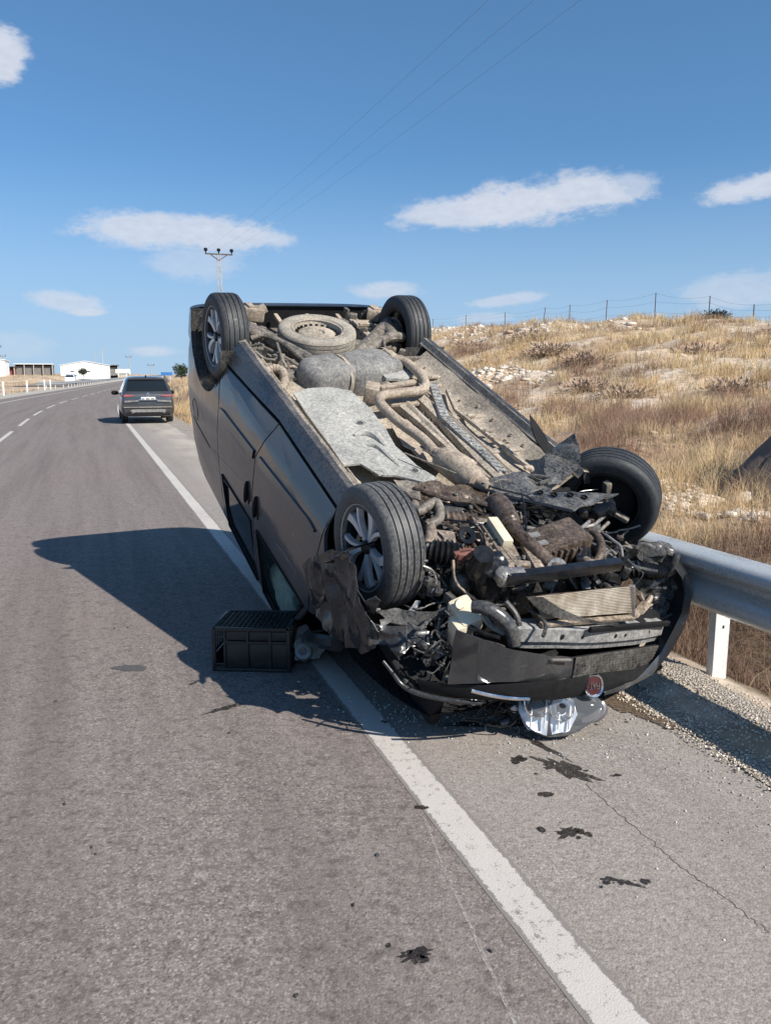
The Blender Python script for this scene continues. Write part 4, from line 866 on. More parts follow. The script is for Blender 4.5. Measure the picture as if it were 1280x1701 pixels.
wheel((-WB, .757, .31), 1); wheel((0, .757, .31), 1, -.058, tyre='tyre_muddy'); wheel((-WB, -.757, .31), -1)
nI = V3((.668, .74, .073)).normalized(); yb = nI; xb = V3((1, 0, 0)); xb = (xb - yb * xb.dot(yb)).normalized(); zb_ = xb.cross(yb)
FRM = Matrix((xb, yb, zb_)).transposed()
FRC = V3((-.258, -.972, .387))
wf = wheel(FRC, -1, M=FRM, tyre='tyre')
"""inner face of that wheel: hub carrier, disc shield and half shaft stub"""
mb = MB().lathe([(.205, .03), (.19, .0), (.17, -.01), (.165, .02), (.09, .03), (.075, .07), (.0, .07)], (0, 0, 0), (0, 1, 0), 36); mb.build('disc_shield', 'black_matt', wf)
mb = MB().lathe([(.06, .06), (.065, .10), (.05, .115), (.035, .125), (0, .13)], (0, 0, 0), (0, 1, 0), 16).bar((.03, .10, .02), (.16, .115, .05), .05, .03, bev=.01).bar((-.05, .10, -.03), (-.15, .11, .02), .05, .03, bev=.01).tube([(.02, .12, 0), (.03, .15, .02), (.06, .15, .03)], .009, 8); mb.box((-.11, .05, .08), (.10, .07, .14), Matrix.Rotation(.5, 3, 'Y'), .02).bar((.0, .09, -.02), (-.02, .11, -.17), .05, .04, bev=.01); mb.build('hub_carrier', 'arm', wf)

# floor --------------------------------------------------------------
fl = MB(); xs_ = np.linspace(-2.25, -.32, 60); ys_ = np.linspace(-.70, .70, 61)
def floorz(x, y):
    z = .30; z += .09 * math.exp(-((y - .06) / .12) ** 4)                      # tunnel
    for c, w, a in ((-.12, .035, -.05), (-.26, .03, -.045)): z += a * math.exp(-((y - c) / w) ** 4)
    rc = 1 / (1 + math.exp(-(y + .60) / .012)) * (1 - 1 / (1 + math.exp(-(y + .36) / .012))) + 1 / (1 + math.exp(-(y - .36) / .012)) * (1 - 1 / (1 + math.exp(-(y - .60) / .012))); z += .022 * rc * (1 - math.exp(-((x + 1.25) / .05) ** 4)) * (1 - math.exp(-((x + .78) / .04) ** 4))
    z += .006 * math.sin(x * 16) * (1 if -.62 < y < -.42 else 0) + .008 * mnoise.noise(V3((x * 5, y * 5, 1)))
    z -= .065 * max(0, (abs(y) - .62) / .08)
    return z
fl.rows([[V3((x, y, floorz(x, y))) for y in ys_] for x in xs_]); pv(fl, 'floor_pan', 'dust_steel')
rf = MB(); rf.rows([[V3((x, y, .47 + .03 * mnoise.noise(V3((x * 3, y * 3, 5))))) for y in np.linspace(-.70, .70, 30)] for x in np.linspace(-3.36, -2.2, 26)]); rf.box((-2.24, 0, .385), (.03, 1.4, .2)); pv(rf, 'rear_floor', 'arm')
for sg in (1, -1):
    hs = MB(); hs.rows([[V3((-WB + r_ * math.cos(a), sg * y, .31 + r_ * math.sin(a))) for y in (.91, .80, .62, .56)] for r_ in (.42,) for a in np.linspace(-.15, math.pi + .15, 20)]); pv(hs, 'wheel_arch_liner', 'black_dusty')
    pv(MB().bar((-3.3, sg * .50, .40), (-2.2, sg * .50, .40), .09, .12, bev=.015), 'chassis_rail', 'dust_steel')
"""stamped ribs of the right-hand floor"""
for pts, w, h in (([(-1.57, -0.2567, 0.27), (-1.158, -0.2491, 0.27), (-0.5874, -0.2069, 0.26), (-0.2773, -0.2015, 0.25)], .085, .05), ([(-1.507, -0.0648, 0.29), (-1.172, -0.1018, 0.29), (-0.7117, -0.1124, 0.28), (-0.3948, -0.1851, 0.27)], .06, .05), ([(-1.623, -0.5412, 0.275), (-1.307, -0.437, 0.275), (-1.02, -0.4747, 0.28), (-0.691, -0.5007, 0.28), (-0.4833, -0.5221, 0.28)], .03, .03)):
    r = MB(); 
    for a, b in zip(pts, pts[1:]): r.bar(a, b, w, h, bev=.014)
    pv(r, 'floor_rib', 'dust_steel')
ct = MB(); pts = [(-1.618, -0.4139, 0.23), (-1.357, -0.3163, 0.23), (-1.134, -0.2413, 0.235), (-0.9564, -0.2413, 0.235), (-0.6706, -0.2506, 0.235), (-0.4231, -0.2441, 0.235)]
for a, b in zip(pts, pts[1:]): ct.bar(a, b, .062, .03, bev=.006)
for k in range(26):
    u = k / 25 * (len(pts) - 1); i = min(int(u), len(pts) - 2); p = V3(pts[i]).lerp(V3(pts[i + 1]), u - i); ct.box(p - V3((0, 0, .017)), (.008, .05, .006), Matrix.Rotation(.5, 3, 'Z'))
pv(ct, 'cable_cover', 'cable')
"""smooth plastic shield under the left side"""
sh = MB().sheet([(-1.572, 0.6481, 0.235), (-1.632, 0.5306, 0.23), (-1.636, 0.3663, 0.23), (-1.571, 0.2443, 0.235), (-1.317, 0.2254, 0.235), (-1.027, 0.2409, 0.235), (-0.8017, 0.2833, 0.235), (-0.5819, 0.2572, 0.235), (-0.4162, 0.2026, 0.235), (-0.3791, 0.2924, 0.235), (-0.4957, 0.4357, 0.235), (-0.5115, 0.5296, 0.235), (-0.6537, 0.5775, 0.235), (-0.6502, 0.683, 0.235), (-0.7877, 0.678, 0.235)], 7, .006, 2.2, .012, 3); pv(sh, 'underbody_shield', 'dust_grey')
sr = MB(); sr.tube([(-0.971, 0.4789, 0.226), (-0.9916, 0.3992, 0.218), (-0.9387, 0.3507, 0.218), (-0.8161, 0.3422, 0.226)], [.010, .03, .03, .012], 8, sub=5); pv(sr, 'shield_rib', 'dust_grey'); sr = MB(); sr.tube([(-0.846, 0.4473, 0.226), (-0.809, 0.3946, 0.218), (-0.6979, 0.3794, 0.222), (-0.5795, 0.3616, 0.228)], [.006, .022, .018, .008], 8, sub=5); pv(sr, 'shield_rib', 'dust_grey'); sr = MB(); sr.tube([(-1.25, 0.4734, 0.23), (-1.289, 0.3746, 0.226), (-1.318, 0.2937, 0.232)], .012, 6, sub=3); pv(sr, 'shield_rib', 'dust_grey')
for c in ((-0.5313, 0.5216, 0.228), (-0.7628, 0.4533, 0.228), (-1.127, 0.3703, 0.228), (-0.5263, 0.2871, 0.228)): pv(MB().lathe([(0, .004), (.022, .004), (.03, -.004), (.032, .006)], c, (0, 0, -1), 16), 'drain_plug', 'black_dusty')
"""tank: two moulded lobes with steel straps"""
tk = MB(); tk.ball(V3((-1.927, 0.2718, 0.3)), (.20, .165, .155), Matrix.Rotation(R(75), 3, 'Z'), 32, 18, .62); tk.ball(V3((-2.005, -0.0991, 0.32)), (.25, .185, .170), Matrix.Rotation(R(80), 3, 'Z'), 32, 18, .62); tank = pv(tk, 'fuel_tank', 'tank')
def strap(c, r1, r2, yaw, w=.022):
    M = Matrix.Rotation(yaw, 3, 'Z'); rows = []
    for a in np.linspace(math.pi * .95, math.pi * 2.05, 22): p = V3((math.cos(a) * r1, 0, math.sin(a) * r2)); rows.append([V3(c) + M @ (p + V3((0, -w / 2, 0))), V3(c) + M @ (p + V3((0, w / 2, 0)))])
    return MB().rows(rows)
pv(strap((-1.949, 0.1661, 0.3), .176, .162, R(-12)), 'tank_strap', 'dust_tan', tank); pv(strap((-2.059, -0.2424, 0.32), .192, .178, R(-10)), 'tank_strap', 'dust_tan', tank)
pv(MB().sheet([(-2.125, -0.1434, 0.26), (-2.159, -0.3397, 0.26), (-1.849, -0.3859, 0.25), (-1.734, -0.2685, 0.25), (-1.767, -0.1116, 0.25)], 3, .006, 5, .02), 'heat_shield', 'dust_grey')
"""spare wheel slung under the tail"""
sp = link(bpy.data.objects.new('spare_wheel', None), van); sp.location = V3((-2.672, 0.0525, 0.29)); sp.rotation_euler = (R(-90 + 3), 0, R(3)); 
tyre_mb(.305, .165, 56, .20).build('tyre', 'tyre_dust', sp, angle=50)
MB().lathe([(.212, .07), (.205, .078), (.196, .06), (.185, .02), (.165, .005), (.15, .03), (.12, .045), (.06, .045), (.05, .03), (0, .03)], (0, 0, 0), (0, 1, 0), 48).build('steel_rim', 'dust_steel', sp)
ho = MB()
for k in range(22): a = 2 * math.pi * k / 22; ho.lathe([(0, .044), (.013, .044), (.014, .01)], (math.cos(a) * .157, 0, math.sin(a) * .157), (0, 1, 0), 8)
ho.build('rim_holes', 'black_matt', sp)
"""exhaust from the tail, round the tank and down the tunnel"""
ex = MB().tube([(-1.964, -0.2091, 0.22), (-2.022, -0.2997, 0.21), (-1.963, -0.3535, 0.2), (-1.79, -0.3534, 0.19), (-1.637, -0.3375, 0.19), (-1.532, -0.2964, 0.19), (-1.451, -0.211, 0.185), (-1.435, -0.0783, 0.185), (-1.402, 0.0736, 0.18), (-1.354, 0.14, 0.18), (-1.278, 0.1615, 0.185), (-1.143, 0.1508, 0.195), (-1.001, 0.1258, 0.2), (-0.8705, 0.0954, 0.2), (-0.7622, 0.0895, 0.2), (-0.659, 0.0952, 0.2)], .033, 14, sub=5); pv(ex, 'exhaust_pipe', 'dust_tan')
ct = MB().tube([(-0.659, 0.0952, 0.2), (-0.6202, 0.0793, 0.2), (-0.5764, 0.0748, 0.2), (-0.4512, 0.049, 0.195), (-0.4013, 0.0373, 0.195)], [.034, .05, .082, .088, .086], 20, sub=3).tube([(-0.4081, 0.0374, 0.195), (-0.3801, 0.0429, 0.19), (-0.3155, 0.0168, 0.19), (-0.2937, 0.0058, 0.19), (-0.2129, -0.009, 0.19)], [.09, .078, .07, .035, .03], 18, sub=2); pv(ct, 'catalytic_converter', 'dust_tan')
pv(MB().box(V3((-1.567, 0.0892, 0.24)), (.14, .10, .11), Matrix.Rotation(.5, 3, 'Z'), .012).box(V3((-1.462, -0.099, 0.27)), (.10, .22, .02), None, .004).bar((-1.594, 0.0211, 0.22), (-1.666, -0.2958, 0.22), .05, .02, bev=.004), 'exhaust_hanger', 'dust_tan')
pv(MB().sheet([(-1.3, 0.0781, 0.3), (-1.273, -0.1145, 0.32), (-0.7299, -0.0955, 0.31), (-0.5436, 0.0844, 0.29), (-0.7295, 0.1289, 0.29), (-0.9376, 0.1567, 0.29)], 5, .018, 7, .004, 2), 'tunnel_shield', 'dust_tan')
pv(MB().sheet([(-0.7383, 0.1881, 0.22), (-0.8353, 0.0528, 0.23), (-0.7655, 0.0668, 0.22), (-0.6625, 0.1928, 0.21)], 2, .01, 12, .004, 2), 'bracket', 'dust_tan')

for y, r_ in ((-.315, .007), (-.335, .006), (.655, .006)): pv(MB().tube([V3((x, y + .006 * mnoise.noise(V3((x * 4, y * 9, 0))), .252 if y < 0 else .255)) for x in np.linspace(-2.2, -.45, 22)], r_, 6), 'brake_pipe', 'dust_steel')
fb = MB()
for k in range(44):
    x, y = rng.uniform(-2.2, -.4), rng.choice([-.65, -.60, -.36, -.20, .33, .64]) + rng.normal(0, .004); z = floorz(x, y); fb.lathe([(0, .012), (.009, .012), (.010, .0), (.016, .0), (.017, -.004)], (x, y, z), (0, 0, -1), 8)
for k in range(14): fb.box((rng.uniform(-2.1, -.5), rng.choice([-.325, -.5]), .27), (.03, .06, .02), None, .004)
o = pv(fb, 'floor_bolts', 'dust_tan'); o['kind'] = 'stuff'
for x in (-1.9, -1.25, -.78): pv(MB().bar((x, -.66, .298), (x, -.34, .298), .05, .016, bev=.005), 'floor_brace', 'dust_steel')
sb = MB()
for k in range(20): p = V3((-1.018, 0.5693, 0.228)).lerp(V3((-0.6204, 0.3571, 0.228)), rng.random()) + V3((rng.normal(0, .3), rng.normal(0, .12), .0)); sb.lathe([(0, .005), (.007, .005), (.009, 0)], p, (0, 0, -1), 8)
# rear suspension ------------------------------------------------------
sus = lambda *p, r=.03, name='suspension_arm', mat='arm', sub=4: pv(MB().tube(list(p), r, 9, sub=sub), name, mat)
sus((-2.841, 0.5543, 0.28), (-2.562, 0.4648, 0.27), (-2.34, 0.3541, 0.27), (-2.149, 0.2866, 0.26), r=[.055, .05, .045, .04])
sus((-3.049, -0.8088, 0.27), (-2.711, -0.5071, 0.27), (-2.374, -0.2061, 0.27), (-2.175, -0.0331, 0.26), r=[.055, .05, .05, .04])
sus((-2.58, -0.6506, 0.26), (-2.534, -0.4994, 0.24), (-2.393, -0.3139, 0.25), (-2.238, -0.1361, 0.27), r=[.04, .04, .035, .03])
sus((-2.563, 0.6193, 0.25), (-2.544, 0.5217, 0.22), (-2.416, 0.4247, 0.23), (-2.154, 0.3391, 0.27), r=.02)
sus((-2.427, 0.5556, 0.27), (-2.269, 0.4719, 0.27), (-2.096, 0.3961, 0.28), r=.013, name='brake_line'); sus((-2.393, 0.4797, 0.22), (-2.146, 0.5276, 0.23), (-2.038, 0.5267, 0.26), r=.011, name='stay_rod'); sus((-2.425, -0.4017, 0.22), (-2.238, -0.3328, 0.24), (-2.174, -0.2974, 0.27), r=.011, name='stay_rod')
pv(MB().bar((-2.621, 0.5554, 0.36), (-2.635, -0.6526, 0.36), .09, .09, bev=.02), 'axle_beam', 'arm')
for c, w, k in (((-3.219, 0.3861, 0.3), .16, 1), ((-3.133, -0.6933, 0.28), .20, 2)):
    b = MB().box(c, (.13, w, .10), Matrix.Rotation(.2 * k, 3, 'Z'), .02).box(V3(c) + V3((.03, -.05, -.04)), (.07, w * .5, .06), Matrix.Rotation(.5, 3, 'X'), .012).box(V3(c) + V3((-.02, .03, -.055)), (.10, w * .35, .02), None, .005); b.wobble(.012, 14, k); pv(b, 'suspension_mount', 'dust_tan')
for y in (.55, -.57):
    s_ = [V3((-WB + .02 + .062 * math.cos(a), y + .062 * math.sin(a), .24 + a * .0045)) for a in np.linspace(0, 2 * math.pi * 5, 90)]; pv(MB().tube(s_, .010, 7), 'coil_spring', 'black_dusty')
    pv(MB().tube([(-WB - .12, y, .27), (-WB - .10, y * .97, .45)], .035, 12).tube([(-WB + .18, y, .26), (-WB - .05, y * 1.08, .25)], .05, 10), 'damper', 'arm'); pv(MB().lathe([(0, -.06), (.11, -.06), (.125, -.03), (.125, .03), (0, .04)], (-WB, math.copysign(.635, y), .31), (0, 1, 0), 28), 'brake_drum', 'black_dusty')
h = MB().tube([(-1.995, 0.709, 0.28), (-2.022, 0.6379, 0.25), (-1.978, 0.5835, 0.25), (-1.845, 0.6073, 0.26), (-1.724, 0.6769, 0.28)], .03, 10, sub=6, rib=.7); pv(h, 'filler_hose', 'dust_tan')
cl = MB()
for k in range(60):
    u = rng.uniform(418, 480); w = rng.uniform(545, 650); 
    x = lerp(-2.75, -1.95, (w - 545) / 105) + rng.normal(0, .05); y = lerp(.72, .45, (u - 418) / 62); z = rng.uniform(.28, .38); cl.box((x, y, z), tuple(rng.uniform(.02, .09, 3)), Matrix.Rotation(rng.uniform(0, 3), 3, 'Z') @ Matrix.Rotation(rng.uniform(-.6, .6), 3, 'X'), .006)
for k in range(40): cl.box((rng.uniform(-3.3, -2.3), rng.uniform(-.72, -.35), rng.uniform(.30, .42)), tuple(rng.uniform(.02, .09, 3)), Matrix.Rotation(rng.uniform(0, 3), 3, 'Z'), .006)
for k in range(22):
    p = V3((rng.uniform(-2.7, -2.0), rng.uniform(.40, .72), .3)); pts = [p]
    for j in range(4): p = p + V3((rng.normal(0, .06), rng.normal(0, .05), rng.normal(0, .02))); pts.append(p)
    cl.tube(pts, rng.uniform(.005, .012), 6, sub=3)
o = pv(cl, 'small_fittings', 'arm'); o['kind'] = 'stuff'
for y in (-.40, -.12, .16, .40): pv(MB().bar((-3.34, y, .36), (-3.14, y, .38), .035, .03, bev=.006), 'bumper_bracket', 'dust_tan')
pv(MB().box((-3.05, -.52, .33), (.12, .16, .03), None, .006).box((-3.0, -.52, .315), (.03, .12, .02)), 'tow_bracket', 'dust_tan')

# smashed front ---------------------------------------------------------
T_ = lambda pts, r, name, mat, n=10, sub=4, rib=0, lab=None: pv(MB().tube(pts, r, n, sub, rib=rib), name, mat, label=lab)
"""dark masses that fill the bay"""
bk = MB(); bk.box((-.33, 0, .68), (.05, 1.45, .70), None, .02); bk.box((.12, .12, .62), (.55, .75, .42), Matrix.Rotation(.15, 3, 'Y'), .08); bk.box((.2, -.42, .62), (.4, .4, .4), None, .06)  # black backing: the shade in the gaps is put in as colour
for sg in (1, -1): bk.box((.15, sg * .62, .80), (.95, .06, .40), None, .02); bk.box((.05, sg * .50, .52), (.9, .09, .13), None, .02)
bk.wobble(.03, 3, 4); pv(bk, 'engine_bay', 'black_matt')
eb = MB(); eb.box((-0.0437, 0.2117, 0.36), (.36, .30, .22), Matrix.Rotation(.2, 3, 'Z'), .05).box((-0.0783, 0.3712, 0.4), (.30, .22, .22), None, .05).box((0.2903, -0.1058, 0.45), (.25, .5, .25), None, .05); eb.wobble(.025, 6, 2); pv(eb, 'engine_block', 'black_dusty')
"""crumpled crossmember and shields"""
pv(MB().sheet([(-0.419, 0.442, 0.22), (-0.3705, 0.3328, 0.21), (-0.3267, 0.1821, 0.215), (-0.2702, 0.036, 0.22), (-0.1129, -0.0208, 0.2), (-0.0334, 0.0394, 0.22), (-0.1241, 0.1784, 0.23), (-0.201, 0.2855, 0.235), (-0.2005, 0.4538, 0.23), (-0.2888, 0.4915, 0.22)], 6, .028, 9, .006, 5), 'crossmember', 'brown_oil')
pv(MB().sheet([(-0.3941, 0.4915, 0.2), (-0.3903, 0.4173, 0.19), (-0.3409, 0.3692, 0.2), (-0.215, 0.4228, 0.22), (-0.2695, 0.4865, 0.22)], 4, .015, 10, .005, 8), 'crossmember_bracket', 'arm')
T_([(-0.316, 0.4081, 0.2), (-0.1819, 0.2853, 0.2), (-0.1168, 0.1329, 0.2), (-0.0568, 0.073, 0.2)], .016, 'crossmember_edge', 'brown_oil', 8)
pv(MB().sheet([(-0.3165, -0.0756, 0.2), (-0.3635, -0.2427, 0.2), (-0.3485, -0.3514, 0.21), (-0.2194, -0.3837, 0.21), (-0.0942, -0.3823, 0.19), (-0.0556, -0.533, 0.175), (0.0232, -0.725, 0.16), (0.0796, -0.5093, 0.16), (0.1067, -0.3453, 0.17), (0.0587, -0.2404, 0.18), (-0.0406, -0.1415, 0.2), (-0.1017, -0.0138, 0.2), (-0.2098, -0.0098, 0.2)], 7, .016, 9, .006, 11), 'control_arm', 'black_scuff', label='scuffed black lower arm reaching to the torn wheel')
T_([(-0.3037, 0.081, 0.2), (-0.1439, -0.0376, 0.19), (-0.0124, -0.1888, 0.18), (0.1237, -0.3307, 0.165)], .012, 'arm_flange', 'black_gloss', 8)
ho = MB()
for c in ((-0.0558, -0.3362, 0.185), (-0.0237, -0.4232, 0.175), (-0.1079, -0.2801, 0.195), (0.0213, -0.4855, 0.17)): ho.lathe([(0, 0), (.018, 0), (.02, .01)], V3(c) + V3((0, 0, -.012)), (0, 0, -1), 12)
pv(ho, 'arm_holes', 'black_matt')
pv(MB().sheet([(-0.5503, -0.6345, 0.2), (-0.5705, -0.7429, 0.16), (-0.5219, -0.7933, 0.07), (-0.4399, -0.7751, 0.1), (-0.3444, -0.7642, 0.18), (-0.2877, -0.6314, 0.21), (-0.2417, -0.5408, 0.24), (-0.2568, -0.4545, 0.24), (-0.3944, -0.5225, 0.22)], 6, .012, 8, .006, 4), 'torn_arch_liner', 'black_scuff', label='jagged black plastic liner sticking up by the torn wheel')
pv(MB().sheet([(-0.712, -0.5644, 0.02), (-0.6538, -0.589, 0.05), (-0.6059, -0.6553, 0.13), (-0.5415, -0.6934, 0.2), (-0.5377, -0.6336, 0.21), (-0.5816, -0.568, 0.14), (-0.6337, -0.5451, 0.07)], 4, .006, 8, .008, 6), 'torn_liner_fin', 'black_matt')
T_([(-0.238, -0.415, 0.2), (-0.3012, -0.3477, 0.19), (-0.2184, -0.4345, 0.17), (-0.2121, -0.3507, 0.19)], .012, 'torn_wire', 'black_dusty', 6)
"""driveshaft boots, steering rack, stabiliser"""
T_([(0.2014, -0.2518, 0.22), (0.1994, -0.3552, 0.22), (0.2059, -0.4294, 0.21), (0.1673, -0.5194, 0.2), (0.1244, -0.6142, 0.2)], .010, 'tie_rod', 'alloy_dull', 8)
T_([(0.148, -0.4671, 0.19), (0.1372, -0.5053, 0.19), (0.1263, -0.5439, 0.19), (0.1206, -0.5786, 0.19), (0.1094, -0.618, 0.19)], [.030, .036, .040, .042, .036], 'rubber_boot', 'black_gloss', 14, 5, 1)
T_([(0.0687, 0.0251, 0.24), (0.1488, -0.0515, 0.22), (0.2216, -0.1506, 0.2), (0.2511, -0.2766, 0.19), (0.2074, -0.3879, 0.18)], .010, 'stabiliser_bar', 'alloy_dull', 8)
T_([(0.1685, 0.5904, 0.24), (0.2104, 0.5573, 0.23), (0.247, 0.5014, 0.22), (0.2695, 0.4455, 0.22)], [.04, .055, .06, .045], 'rubber_boot', 'black_gloss', 14, 6, 1)
T_([(-0.0718, 0.3605, 0.25), (-0.0473, 0.3139, 0.24), (-0.034, 0.2472, 0.24), (-0.0207, 0.1799, 0.24)], [.035, .036, .034, .03], 'rubber_boot', 'brown_oil', 14, 5, 1)
T_([(0.0132, 0.2027, 0.23), (0.013, 0.1461, 0.23), (0.0093, 0.1057, 0.23)], [.02, .028, .03], 'rubber_boot', 'brown_oil', 12, 4, 1)
T_([(-0.1595, 0.4881, 0.2), (-0.0638, 0.5165, 0.18), (-0.1179, 0.3936, 0.17), (-0.0387, 0.4077, 0.17), (0.0184, 0.4437, 0.18), (0.0393, 0.5207, 0.2)], .026, 'metal_elbow', 'arm', 10, 5)
T_([(0.0119, 0.4922, 0.2), (0.0935, 0.5217, 0.2), (0.1917, 0.5854, 0.21)], [.024, .03, .034], 'hose', 'gear', 10)
pv(MB().box((0.1436, 0.4634, 0.24), (.12, .10, .08), Matrix.Rotation(.4, 3, 'Z'), .012), 'engine_mount', 'gear')
pv(MB().box((0.0917, 0.4888, 0.25), (.08, .07, .06), Matrix.Rotation(.2, 3, 'Z'), .01), 'engine_mount', 'cream')
pv(MB().box((0.3101, 0.4449, 0.22), (.07, .10, .09), Matrix.Rotation(.3, 3, 'Z'), .012).box((0.3074, 0.4644, 0.19), (.025, .10, .03), None, .006), 'sensor_block', plain('copper_brown_casting', (.24, .11, .08), .45, .3, .3, 14, .2))
"""sooty down pipe and its flexible joint"""
T_([(-0.107, 0.0144, 0.2), (-0.0334, 0.0323, 0.19), (0.0928, 0.0696, 0.18), (0.1636, 0.0852, 0.18)], [.05, .062, .060, .045], 'flexible_joint', 'brown_oil', 16, 6, .35)
T_([(0.1636, 0.0852, 0.18), (0.2351, 0.0873, 0.18), (0.3157, 0.0712, 0.19), (0.409, 0.0582, 0.2), (0.4963, 0.0213, 0.22)], [.042, .034, .036, .040, .038], 'down_pipe', 'brown_oil', 14, 5)
pv(MB().lathe([(.0, 0), (.05, .0), (.055, .015), (.05, .03), (0, .03)], (0.4856, 0.0246, 0.22), (.6, .3, -.5), 18), 'pipe_flange', 'alloy_dull')
pv(MB().bar((0.2345, 0.0808, 0.2), (0.2356, -0.0822, 0.2), .04, .02, bev=.004).bar((0.3322, 0.0856, 0.18), (0.3239, -0.0248, 0.18), .03, .012, bev=.003), 'pipe_clamp', 'alloy_dull')
"""gearbox casing, cream bracket, brown box"""
gb = MB().box((0.1761, 0.1869, 0.27), (.34, .17, .12), Matrix.Rotation(.25, 3, 'Z'), .025)
for k in range(7): gb.bar(V3((0.1164, 0.233, 0.21)).lerp(V3((0.4016, 0.3646, 0.21)), k / 6), V3((0.1155, 0.1284, 0.21)).lerp(V3((0.402, 0.2316, 0.21)), k / 6), .012, .03, bev=.003)
gb.wobble(.008, 12, 1); pv(gb, 'gearbox', 'gear')
for a, b, w in (((0.0664, 0.2027, 0.21), (0.4593, 0.2789, 0.2), .035), ((0.1372, 0.2042, 0.2), (0.4691, 0.2362, 0.2), .03), ((0.2848, 0.0814, 0.21), (0.5048, 0.1291, 0.21), .05), ((0.4073, 0.2909, 0.2), (0.4604, 0.1664, 0.2), .04)): pv(MB().bar(a, b, w, .03, bev=.006).wobble(.006, 20, 3), 'gearbox_rib', 'gear')
pv(MB().bar((0.0987, 0.1738, 0.17), (0.3095, 0.2085, 0.17), .055, .045, bev=.006), 'mounting_strut', 'cream')
bx = MB().box((0.276, -0.1441, 0.25), (.20, .30, .15), Matrix.Rotation(-.05, 3, 'Z') @ Matrix.Rotation(.15, 3, 'X'), .018)
for k in range(6): bx.box(V3((0.4027, 0.0156, 0.26)).lerp(V3((0.4054, -0.1815, 0.26)), k / 5), (.025, .018, .15), None, .004)
bx.wobble(.006, 15, 5); pv(bx, 'gearbox_cover', 'brown_oil')
pv(MB().bar((0.2174, -0.3293, 0.22), (0.467, -0.1471, 0.24), .05, .06, bev=.008).bar((0.2255, -0.3715, 0.24), (0.4658, -0.2021, 0.25), .03, .05, bev=.006), 'mount_bracket', 'black_gloss')
"""hoses and pipes of the right side"""
T_([(0.2249, -0.3968, 0.24), (0.3106, -0.376, 0.21), (0.3913, -0.3365, 0.21), (0.4447, -0.2898, 0.23), (0.4822, -0.2284, 0.25)], .024, 'hose', 'brown_oil', 10, 5)
T_([(0.4595, -0.1763, 0.22), (0.5169, -0.1861, 0.21), (0.5193, -0.2423, 0.21)], [.022, .026, .018], 'hose_end', 'gear', 10, 4, .4)
T_([(0.2653, -0.4489, 0.22), (0.3473, -0.4577, 0.22), (0.4039, -0.4607, 0.22), (0.4625, -0.4326, 0.24)], .008, 'fuel_pipe', 'alloy_dull', 7)
T_([(0.3703, -0.2601, 0.24), (0.3285, -0.317, 0.22), (0.2643, -0.4164, 0.22), (0.2161, -0.5227, 0.2)], .010, 'fuel_pipe', 'arm', 7)
T_([(0.4484, -0.3067, 0.23), (0.4229, -0.3715, 0.22), (0.4515, -0.3928, 0.23)], .012, 'hose', 'black_dusty', 8)
for k in range(18):
    u = rng.uniform(965, 1035); p = V3(lerp(np.array((0.3223, -0.2963, 0.26)), np.array((0.3956, -0.5049, 0.26)), (u - 965) / 70)); pts = [p]
    for j in range(3): p = p + V3((rng.normal(0, .06), rng.normal(0, .05), rng.normal(0, .03))); pts.append(p)
    T_(pts, rng.uniform(.004, .009), 'loose_cable', ['black_gloss', 'black_dusty', 'arm'][k % 3], 6)
"""oily pump and its cast arms on the left"""
pm = MB().ball((0.42, 0.3721, 0.2493), (.10, .09, .11), None, 20, 12, .7, .25, 3).lathe([(0, .05), (.05, .05), (.06, 0), (.075, -.02), (.075, -.08), (0, -.08)], (0.42, 0.433, 0.1497), (.3, .2, -1), 20).box((0.46, 0.2941, 0.3063), (.08, .07, .12), Matrix.Rotation(.4, 3, 'X'), .02).tube([(0.5, 0.3762, 0.352), (0.46, 0.3363, 0.2437), (0.42, 0.3442, 0.1999)], .016, 8, 4); pv(pm, 'power_steering_pump', 'black_gloss')
pv(MB().lathe([(.0, .02), (.03, .02), (.045, .015), (.055, 0), (.055, -.03), (0, -.03)], (0.38, 0.4752, 0.3161), (.8, .1, -.4), 24), 'belt_pulley', 'black_dusty')
pv(MB().lathe([(.02, .0), (.045, .012), (.05, 0), (.05, -.03), (.02, -.03)], (0.16, 0.3517, 0.2009), (.5, .1, -.7), 24), 'belt_pulley', 'black_gloss')
T_([(0.34, 0.5369, 0.1907), (0.4, 0.5381, 0.2712), (0.44, 0.4845, 0.3231), (0.5, 0.4073, 0.3644), (0.52, 0.2959, 0.3969)], .008, 'hose', 'gear', 7)
T_([(0.3, 0.6707, 0.2333), (0.32, 0.624, 0.2551), (0.34, 0.6012, 0.3164), (0.36, 0.6294, 0.3581)], .006, 'brake_hose', 'alloy_dull', 6); T_([(0.5, 0.2855, 0.3888), (0.48, 0.2807, 0.3119), (0.45, 0.3182, 0.2363)], .009, 'hose', 'alloy_dull', 7)
hs = MB()
for k in range(46):
    x0 = rng.uniform(.05, .45); y0 = rng.uniform(.15, .66); p = V3((x0, y0, .30 + .25 * rng.random())); pts = [p]
    for j in range(4): p = p + V3((rng.normal(0, .07), rng.normal(0, .06), rng.normal(0, .03))); pts.append(p)
    hs.tube(pts, rng.uniform(.005, .013), 6, 3)
for k in range(70): hs.box((rng.uniform(-.2, .5), rng.uniform(-.6, .68), rng.uniform(.28, .45)), tuple(rng.uniform(.015, .07, 3)), Matrix.Rotation(rng.uniform(0, 3), 3, 'Z') @ Matrix.Rotation(rng.uniform(-.8, .8), 3, 'X'), .005)
o = pv(hs, 'engine_fittings', 'black_dusty'); o['kind'] = 'stuff'
h2 = MB()
